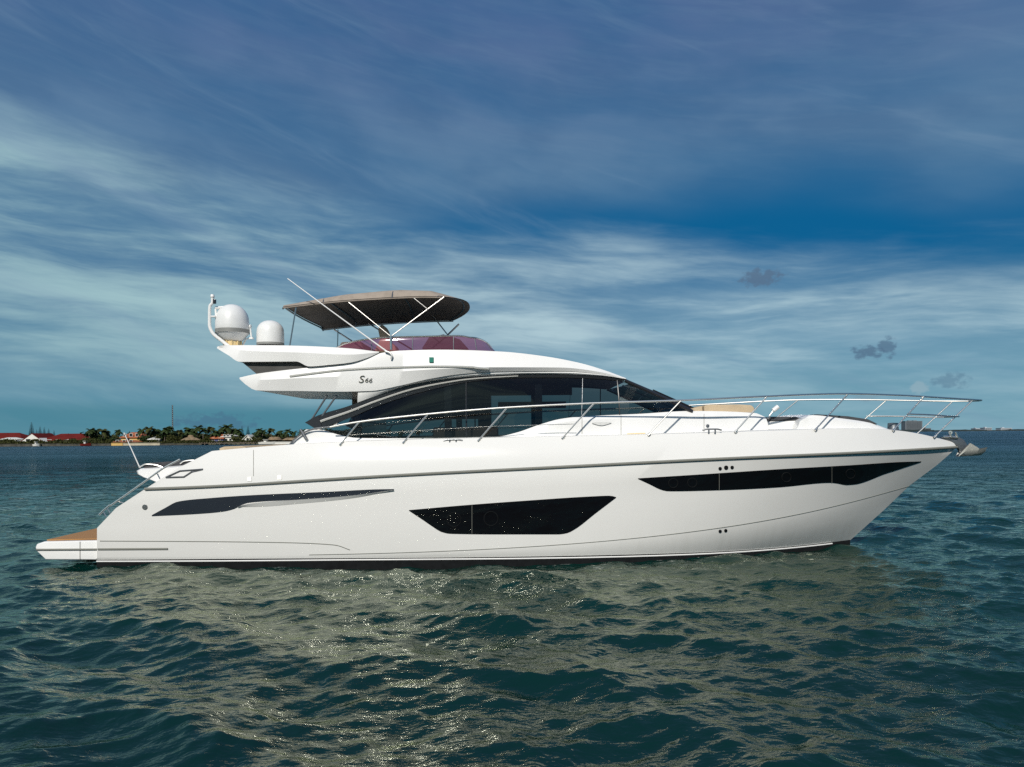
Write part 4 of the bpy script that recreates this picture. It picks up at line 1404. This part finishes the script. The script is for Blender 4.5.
GP = 'palms along the far shore'
LP = 'dark green coconut palm in the row of palms along the far shore'
protos = [plant('palm_tree', leaf_mesh_palm(s_, h_, l_, r_), m_, (0, 0, -50), LP, 'palm', GP) for s_, h_, l_, r_, m_ in
          ((1, 5.4, .5, 2.9, M_FROND), (2, 5.0, -.7, 2.7, M_FROND), (3, 5.8, .2, 3.0, M_FROND2), (4, 4.6, .9, 2.9, M_FROND))]
used = [False] * 4
palm_spots = [(89, 428.6, 6), (97.5, 430, 9), (103, 430.5, 5), (108, 430.2, 8), (119, 431, 22), (143.5, 428.5, 12), (149, 427.6, 10), (154, 429, 13), (164.5, 428.5, 7), (168.5, 427.4, 9), (179, 430.2, 12), (189, 427.4, 10), (196.5, 427, 11), (203, 428.2, 8), (211, 428, 14), (216, 429.5, 9), (221.5, 427, 13), (229, 425.8, 12), (233, 429, 16), (240, 429.5, 10), (259, 428.8, 9), (262, 430.5, 14), (271.5, 430, 8), (279, 430.6, 10), (287.5, 430.6, 9), (295, 431.5, 11), (302, 431, 12), (309, 430, 9), (318, 431, 11), (327, 430, 10), (338, 431, 12), (349, 429.5, 10), (362, 431, 13), (374, 430, 9), (388, 431, 12), (402, 430, 10), (418, 431, 12), (436, 430, 11), (452, 431, 9)]
for i, (px, py, dy) in enumerate(palm_spots):
    k = i % 4
    o = protos[k] if not used[k] else copy_tree(protos[k])
    used[k] = True
    Y = YS + dy
    top = S(px, py - 1.3 - (i * 7 % 5) * .35, Y)
    hh = top[2] - 1.0
    ph = (5.4, 5.0, 5.8, 4.6)[k] + 1.15
    sc = hh / ph
    o.location = (top[0], Y, 1.0); o.scale = (sc * random.uniform(.95, 1.15),) * 2 + (sc,)
    o.rotation_euler.z = random.uniform(0, 6.28)
GB = 'broad bushy trees along the far shore'
LB = 'low broad bushy tree filling in under the palms on the far shore'
tprotos = [plant('bushy_tree', leaf_mesh_tree(s_, 4.2, 5.4), m_, (0, 0, -50), LB, 'tree', GB) for s_, m_ in ((21, M_FROND2), (22, M_FROND), (23, M_FROND2))]
tused = [False] * 3
spots = [(66, 438, 2, 1.3), (74, 437, 4, 1.2), (82, 437.5, 5, 1.2), (92, 436, 6, 1.25), (100, 436, 4, 1.3), (107, 437, 6, 1.2), (113, 437.5, 8, 1.1), (146, 434.5, 8, 1.3), (153, 435, 10, 1.2), (160, 434, 8, 1.2), (166, 432.5, 8, 1.4), (172, 433, 6, 1.3), (177, 434.5, 11, 1.2), (186, 434, 16, 1.2), (200, 434.5, 14, 1.3), (207, 435.5, 5, 1.1), (214, 434, 17, 1.2), (226, 433, 18, 1.2), (236, 434.5, 6, 1.3), (243, 435, 8, 1.2), (252, 434.5, 6, 1.3), (258, 435.5, 5, 1.2), (265, 434, 12, 1.2), (274, 434.5, 14, 1.3), (283, 435, 14, 1.3), (292, 435.2, 14, 1.2), (300, 435.5, 13, 1.3), (312, 435, 8, 1.3), (326, 435, 9, 1.3), (344, 435, 8, 1.3), (360, 435, 9, 1.3), (380, 435, 8, 1.3), (398, 435, 9, 1.3), (414, 435, 8, 1.3), (432, 435, 9, 1.3), (3, 433, 30, 1.5), (15, 433, 32, 1.5), (62, 433, 32, 1.2), (130, 431.5, 20, 1.3), (136, 431, 22, 1.3), (96, 434.5, 10, 1.7), (104, 434.8, 9, 1.7), (88, 436, 8, 1.6), (112, 436, 7, 1.5), (147, 433, 12, 1.6), (165, 432, 12, 1.6), (183, 433.5, 18, 1.5), (192, 433.5, 18, 1.5), (222, 432.5, 20, 1.6), (254, 433.5, 14, 1.5), (276, 434.2, 18, 1.5), (289, 434.4, 18, 1.5), (298, 434.6, 18, 1.5), (4, 442, -1, 2.4), (11, 442.4, -1.5, 2.2), (22, 442.6, -1, 2.0), (31, 442.8, -1.5, 2.2), (41, 442.6, -1, 2.2), (50, 442.2, -1.5, 2.3), (60, 441, 0, 2.0), (70, 439.5, 0, 1.8), (78, 439, 1, 1.7), (86, 438.8, 1, 1.7), (98, 439.2, 1, 1.8), (108, 439.4, 1, 1.8), (118, 441.2, 0, 1.8), (129, 441.6, 0, 1.8), (156, 440.6, 1, 1.7), (168, 439.5, 1, 1.7), (206, 440.2, 0, 1.6), (238, 440, 0, 1.7), (255, 440, 0, 1.7), (163, 430.5, 22, 1.5), (171, 430, 20, 1.5), (180, 431.5, 24, 1.5), (188, 431, 26, 1.5), (196, 431, 25, 1.5), (204, 431.5, 24, 1.5), (213, 431, 26, 1.5), (225, 429.5, 26, 1.5), (231, 430.5, 25, 1.5), (238, 431.5, 24, 1.5), (257, 431.5, 22, 1.5), (266, 431.5, 22, 1.5), (275, 432, 22, 1.5), (285, 432.3, 22, 1.5), (294, 432.8, 22, 1.5), (303, 432.8, 22, 1.5), (93, 431.5, 20, 1.6), (101, 431.8, 20, 1.5), (110, 432.5, 18, 1.5), (147, 430, 20, 1.5), (154, 431, 20, 1.5)]
for i, (px, py, dy, ws) in enumerate(spots):
    k = i % 3
    o = tprotos[k] if not tused[k] else copy_tree(tprotos[k])
    tused[k] = True
    Y = YS + dy
    top = S(px, py + 1.6, Y)
    sc = max((top[2] - .8) / 4.1, .12)
    o.location = (top[0], Y, .8); o.scale = (max(sc * ws, .5), max(sc * ws, .5), sc)
    o.rotation_euler.z = random.uniform(0, 6.28)
GH = 'hedge plants along the sea wall'
LH = 'low dark green hedge plant growing along the top of the far sea wall'
hspots = [(x + random.uniform(-1.5, 1.5), random.uniform(440.6, 442.4)) for x in list(range(-12, 112, 5)) + list(range(142, 262, 6))]
hp = plant('hedge_plant', leaf_mesh_tree(31, 1.6, 4.4, 260), M_FROND2, (0, 0, -50), LH, 'shrub', GH)
for i, (px, py) in enumerate(hspots):
    o = hp if i == 0 else copy_tree(hp)
    Y = YS - 1.5 + random.uniform(-.6, 1.5)
    top = S(px, py, Y)
    o.location = (top[0], Y, .35); o.scale = (random.uniform(.55, .9), .5, max(top[2] - .35, .5) / 1.5)
    o.rotation_euler.z = random.uniform(0, .6)
PN = [(31.5, 421.8, 34, 'tallest of the dark conical pines behind the red roof'), (36.6, 429.4, 36, 'shortest narrow dark pine just right of the tallest one'),
      (40, 426, 38, 'second tallest conical pine behind the white gable'), (44.2, 427, 40, 'slim conical pine in the middle of the row behind the red roof'),
      (48.6, 428.4, 40, 'dark conical pine second from the right in the row behind the red roof'), (54, 430, 42, 'last low pine at the right end of the row behind the red roof')]
p0 = plant('norfolk_pine', leaf_mesh_pine(5, 10.0), M_PINE, (0, 0, 0), '', 'pine', 'pines behind the red roofed house')
for i, (px, py, dy, lab) in enumerate(PN + [(242, 425.6, 20, 'dark conical pine left of the white boat house among the palms'), (248, 425.2, 22, 'dark conical pine right beside another above the white boat house')]):
    o = p0 if i == 0 else copy_tree(p0)
    o['label'] = lab
    if i > 5:
        o['group'] = 'pines among the palms'
    Y = YS + dy
    top = S(px, py, Y)
    sc = (top[2] - 1) / 10.0
    o.location = (top[0], Y, 1.0); o.scale = (sc, sc, sc)


def house(name, label, x0, x1, eave, ridge, dy, depth, wall_m, roof_m, wins=(), gable=False, base=444.5, over=.5, cat='house'):
    """wall block with a roof whose ridge runs along the shore (or a gable facing the water)"""
    Y = YS + dy
    a, b = sx(x0, Y), sx(x1, Y)
    ze, zr = S((x0 + x1) / 2, eave, Y)[2], S((x0 + x1) / 2, ridge, Y)[2]
    r_ = empty(name, ((a + b) / 2, Y, .7), label, cat)
    w2 = (b - a) / 2; ze -= .7; zr -= .7
    q = MB()
    if gable:
        q.prism([(-w2, 0), (w2, 0), (w2, ze), (0, zr - .15), (-w2, ze)], 0, depth)
    else:
        q.box((0, depth / 2, ze / 2), (2 * w2, depth, ze))
    q.make('wall', wall_m, r_)
    q = MB()
    if gable:
        for s in (1, -1):
            q.add([(s * (w2 + over), -over, ze - .25), (0, -over, zr), (0, depth + over, zr), (s * (w2 + over), depth + over, ze - .25),
                   (s * (w2 + over), -over, ze - .45), (0, -over, zr - .2), (0, depth + over, zr - .2), (s * (w2 + over), depth + over, ze - .45)],
                  [(0, 1, 2, 3), (7, 6, 5, 4), (0, 4, 5, 1), (3, 2, 6, 7), (0, 3, 7, 4)])
    else:
        hip = min(depth / 2, w2 * .5)
        v = [(-w2 - over, -over, ze), (w2 + over, -over, ze), (w2 + over, depth + over, ze), (-w2 - over, depth + over, ze), (-w2 + hip, depth / 2, zr), (w2 - hip, depth / 2, zr)]
        q.add(v, [(0, 1, 5, 4), (2, 3, 4, 5), (1, 2, 5), (3, 0, 4), (0, 3, 2, 1)])
        q.box((0, -over + .02, ze - .09), (2 * w2 + 2 * over, .12, .16))
    q.make('roof', roof_m, r_)
    for (u, zz, ww, hh) in wins:
        q = MB(); q.box((-w2 + 2 * w2 * u, -.02, zz), (ww, .10, hh))
        fr = q.make('window', M_STUCCO, r_)
        q = MB(); q.box((-w2 + 2 * w2 * u, -.06, zz), (ww - .2, .06, hh - .2))
        q.make('pane', M_PANE, fr)
    return r_


house('gable_house', 'white gable fronted house between red roofed wings on the far shore', 18.5, 45, 442.3, 433.2, 8, 12, M_STUCCO, M_RED, [(.36, 1.5, 1.8, 1.1), (.68, 1.5, 2.0, 1.1)], True, over=.15)
house('red_roofed_wing', 'long low wing with red roof left of the white gable', -30, 22, 440.2, 432.8, 11, 12, M_STUCCO, M_RED, [(.55, 1.1, 2.2, 1.2), (.68, 1.1, 2.2, 1.2), (.80, 1.1, 2.2, 1.2), (.4, 1.1, 2.2, 1.2)])
house('red_roofed_wing', 'long low wing with bright red roof right of the white gable', 40, 86, 440.4, 433.6, 11, 12, M_STUCCO, M_RED, [(.2, 1.1, 2.0, 1.2), (.4, 1.1, 2.0, 1.2), (.6, 1.1, 2.0, 1.2)])
house('porch', 'low open porch with pale roof edge before the left red roofed wing', 0, 17, 439.2, 437.4, 7, 4, M_STUCCO, M_STUCCO, [(.2, .9, 1.2, 1.1), (.5, .9, 1.2, 1.1), (.8, .9, 1.2, 1.1)], over=.3)
house('white_shed', 'long low white shed with dark openings between the white gable and the bushes', 53, 68.5, 442.2, 440.9, 1, 4, M_STUCCO, M_STUCCO, [(.15, .7, 1.0, .8), (.4, .7, 1.4, .8), (.62, .7, .9, .8), (.85, .7, 1.2, .8)], over=.2)
house('yellow_villa', 'yellow two storey villa with orange tiled roof behind the white walls', 121, 141, 437.4, 432.2, 12, 9, M_YELLOW, M_ORANGE, [(.2, 3.2, 1.1, 1.3), (.5, 3.2, 1.3, 1.3), (.8, 3.2, 1.1, 1.3), (.35, 1.2, 1.6, 1.3)])
house('waterside_house', 'long low cream waterside building below the yellow villa', 112, 139, 441.8, 440.2, 4, 5, M_STUCCO, M_ORANGE, [(.2, .8, 1.3, 1.0), (.45, .8, 1.3, 1.0), (.7, .8, 1.3, 1.0)])
house('white_cottage', 'small white cottage under the palms right of the yellow villa', 149, 159, 439.2, 436.8, 6, 6, M_STUCCO, M_STUCCO, [(.3, 1.2, .9, 1.2), (.7, 1.2, .9, 1.2)])
def hut(label, x0, x1, peak, eave, dy, tall=True):
    Y = YS + dy
    a, b = sx(x0, Y), sx(x1, Y)
    r_ = empty('thatched_hut', ((a + b) / 2, Y, .7), label, 'hut')
    w2 = (b - a) / 2
    ze, zp = S((x0 + x1) / 2, eave, Y)[2] - .7, S((x0 + x1) / 2, peak, Y)[2] - .7
    q = MB()
    rings = []
    rim = ((1.0, 0), (.55, .45), (.30, .55), (.22, .95), (.03, 1.0)) if tall else ((1.0, 0), (.75, .55), (.6, 1.0), (.02, 1.02))
    for f_, t in rim:
        rings.append(np.array([(w2 * f_ * math.cos(k * math.pi / 12), 2.6 * f_ * math.sin(k * math.pi / 12), ze + (zp - ze) * t + random.uniform(-.05, .05)) for k in range(25)]))
    q.grid(rings); q.make('roof', M_THATCH, r_)
    for k in range(6):
        u = -1 + 2 * (k + .5) / 6
        q = MB(); q.tube([(w2 * .85 * u, -1.2, -.1), (w2 * .85 * u, -1.2, ze + .3)], .12, 7)
        q.make('post', M_WOODD, r_)
    q = MB(); q.box((0, .8, .55), (w2 * 1.4, 1.6, 1.1)); q.make('bar_counter', M_WOODD, r_, 32, .05)


hut('peaked thatched hut roof on posts at the water edge left of the blue house', 180, 201.5, 435, 440.2, 3)
hut('long flat thatched shelter near the right end of the visible shore', 267, 282, 437, 439.8, 4, False)
hut('long flat thatched shelter next to the yacht cabin on the far shore', 281, 306, 437.8, 440, 6, False)
h1 = house('shuttered_house', 'house with red tiled roof and dark blue shutters behind the dock', 209, 223, 438.4, 434.4, 8, 7, M_BLUE, M_ORANGE, [(.3, 1.2, .9, 1.2), (.75, 1.2, .9, 1.2)])
house('white_villa', 'white flat roofed villa between palms right of the blue shuttered house', 222, 234, 436.6, 434.8, 9, 7, M_STUCCO, M_STUCCO, [(.2, 2.6, .9, 1.0), (.5, 2.6, .9, 1.0), (.8, 2.6, .9, 1.0), (.35, 1.0, 1.1, 1.0), (.7, 1.0, 1.1, 1.0)])
house('boat_house', 'small bright white boat house with peaked roof below two dark pines', 243.5, 251.5, 439, 434.6, 5, 5, M_STUCCO, M_STUCCO, [(.5, 1.1, 1.0, .9)], True)

# sea walls, docks and small boats along the shore
def wall(label, x0, x1, y0, dy, m_, nm='sea_wall'):
    Y = YS + dy
    a, b = sx(x0, Y), sx(x1, Y)
    z1 = S((x0 + x1) / 2, y0, Y)[2]
    q = MB(); q.box((0, 0, z1 / 2 - .25), (b - a, .5, z1 + .5)); q.box((0, -.02, z1 + .06), (b - a + .1, .7, .12))
    o = q.make(nm, m_); o.location = ((a + b) / 2, Y, 0)
    return tag(o, label, 'wall')


wall('low grey sea wall below the white gabled house', -40, 62, 444.2, -5.5, M_SEAWALL)
wall('dark stretch of sea wall below the dense bushes', 62, 111, 444, -5.6, M_SEAWALL)
wall('pale yellow sea wall below the yellow villa', 111.5, 123, 443.2, -5.5, M_YELLOW)
wall('cream sea wall from the yellow villa to the white cottage', 123.5, 160, 443.2, -5.4, M_CREAMWALL)
wall('dark sea wall below the thatched hut', 160.5, 208, 443.9, -5.6, M_SEAWALL)
wall('white sea wall running behind the yacht cabin', 261, 330, 441.9, -5.0, M_STUCCO)
q = MB()
a, b = sx(208), sx(262)
q.box((0, 0, .55), (b - a, 2.2, .15))
for k in range(12):
    for yy in (-.9, .9):
        q.tube([((b - a) * (k / 11 - .5) * .97, yy, -.8), ((b - a) * (k / 11 - .5) * .97, yy, .9)], .13, 7)
o = q.make('dock', M_WOODD); o.location = ((a + b) / 2, YS - 7, 0)
tag(o, 'timber dock on piles before the blue shuttered house', 'dock')


def small_boat(label, px, dy, L, col_m, rz=0):
    Y = YS + dy
    r_ = empty('moored_boat', (sx(px, Y), Y, 0), label, 'boat', None)
    r_.rotation_euler.z = rz
    q = MB()
    n = 14
    u = np.linspace(0, 1, n)
    half = .9 * np.clip(1 - (np.clip(u - .45, 0, 1) / .55) ** 2.2, 0, 1)
    sh = np.stack([(u - .5) * L, -half, .75 + .25 * u ** 2], 1)
    ch = np.stack([(u - .5) * L * .93, -half * .8, np.full(n, .05)], 1)
    ke = np.stack([(u - .5) * L * .9, half * 0, np.full(n, -.3)], 1)
    q.sym([ke, ch, sh, sh * (1, .85, 1)]); q.span(sh * (1, .85, 1) - (0, 0, .15), 2)
    q.make('boat_hull', col_m, r_)
    q = MB(); q.box((-.1 * L, 0, 1.05), (.14 * L, .8, .5)); q.make('console', M_STUCCO, r_, 32, .06)
    q = MB()
    for sx_ in (-.18, .02):
        for sy_ in (-.5, .5):
            q.tube([(sx_ * L, sy_, .7), (sx_ * L, sy_, 1.7)], .04, 6)
    q.box((-.08 * L, 0, 1.74), (.3 * L, 1.5, .08))
    q.make('hard_top', M_STUCCO, r_)


small_boat('small white moored boat below the white gable', 36.5, -8, 2.0, M_STUCCO)
small_boat('dark red moored boat below the dense bushes', 86, -8, 3.6, M_RED)
small_boat('white motor boat moored at the right end of the dock', 267, -10, 6.0, M_STUCCO)
# tall thin radio mast
q = MB()
Y = YS + 60
t0, t1 = S(171.8, 434, Y), S(172.4, 405, Y)
hh = t1[2] - 1.5
for k in range(3):
    a = k * 2.094
    q.tube([(.28 * math.cos(a), .28 * math.sin(a), 0), (.20 * math.cos(a), .20 * math.sin(a), hh)], .10, 5)
for k in range(18):
    z0, z1 = hh * k / 18, hh * (k + 1) / 18
    for j in range(3):
        a, b = j * 2.094, (j + 1) * 2.094
        q.tube([(.26 * math.cos(a), .26 * math.sin(a), z0), (.25 * math.cos(b), .25 * math.sin(b), z1)], .05, 4)
o = q.make('radio_mast', M_DARKSTEEL); o.location = (t1[0], Y, 1.5)
tag(o, 'tall thin lattice radio mast rising behind the palms', 'mast')

# ------------------------------------------------------------------ the very distant shore on the right
YF = 2600.0
M_FAR = mat('distant mangrove', (0.020, 0.034, 0.030), 0.9, var=0.4, vscale=0.01)
M_FARW = mat('distant white wall', (0.45, 0.47, 0.50), 0.8)
M_TOWER = mat('distant concrete', (0.17, 0.19, 0.21), 0.8, var=0.1, vscale=0.02)
q = MB()
xs = np.linspace(sx(560, YF), sx(1500, YF), 900)
rn = np.random.default_rng(3)
hz = 5.0 + 1.6 * np.sin(xs * .006) + rn.uniform(-1.2, 1.6, len(xs)) + 1.3 * np.sin(xs * .031)
rows = []
for dy, f_ in ((0, -.1), (4, .55), (18, .92), (45, 1.0), (90, .9), (140, -.1)):
    rows.append(np.stack([xs, np.full(len(xs), YF + dy) + rn.uniform(-3, 3, len(xs)), hz * f_ * rn.uniform(.85, 1.12, len(xs))], 1))
q.grid(rows)
kind(q.make('mangrove', M_FAR, None, 0), 'stuff')


def far_block(label, x0, x1, ytop, dy, m_, tiers, nw, floors):
    Y = YF + dy
    a, b = sx(x0, Y), sx(x1, Y)
    zt = S((x0 + x1) / 2, ytop, Y)[2]
    r_ = empty('apartment_tower', ((a + b) / 2, Y, 0), label, 'tower block')
    q = MB(); q.box((0, 15, zt / 2), (b - a, 30, zt)); q.make('wall', m_, r_)
    q = MB(); q.box((0, 15, zt + .6), (b - a + 1.5, 31, 1.2))
    for k in range(tiers):
        q.box(((k - .5) * (b - a) * .3, 15, zt + 2.4), ((b - a) * .2, 12, 2.6))
    q.make('roof', m_, r_)
    for f in range(floors):
        q = MB(); q.box((0, -.1, zt * (f + .6) / (floors + .2)), ((b - a) * .92, .5, zt / floors * .4))
        for k in range(nw):
            q.box(((b - a) * .92 * ((k + .5) / nw - .5), -.5, zt * (f + .6) / (floors + .2)), (.8, .8, zt / floors * .42))
        q.make('window', M_PANE, r_)


far_block('grey apartment tower on the horizon showing beneath the bow rail', 905.5, 922.5, 421.3, 160, M_TOWER, 2, 9, 9)
far_block('low white building on the distant right shore near the frame edge', 985, 992, 427.9, 150, M_FARW, 1, 3, 3)
far_block('small pale building left of the low white one on the distant shore', 976, 980, 428.6, 150, M_FARW, 1, 2, 2)
far_block('wide low pale building at the right edge of the distant shore', 1001, 1012, 428.3, 150, M_FARW, 1, 4, 2)
far_block('low grey block right of the apartment tower on the horizon', 925, 931, 428.4, 150, M_TOWER, 1, 3, 2)
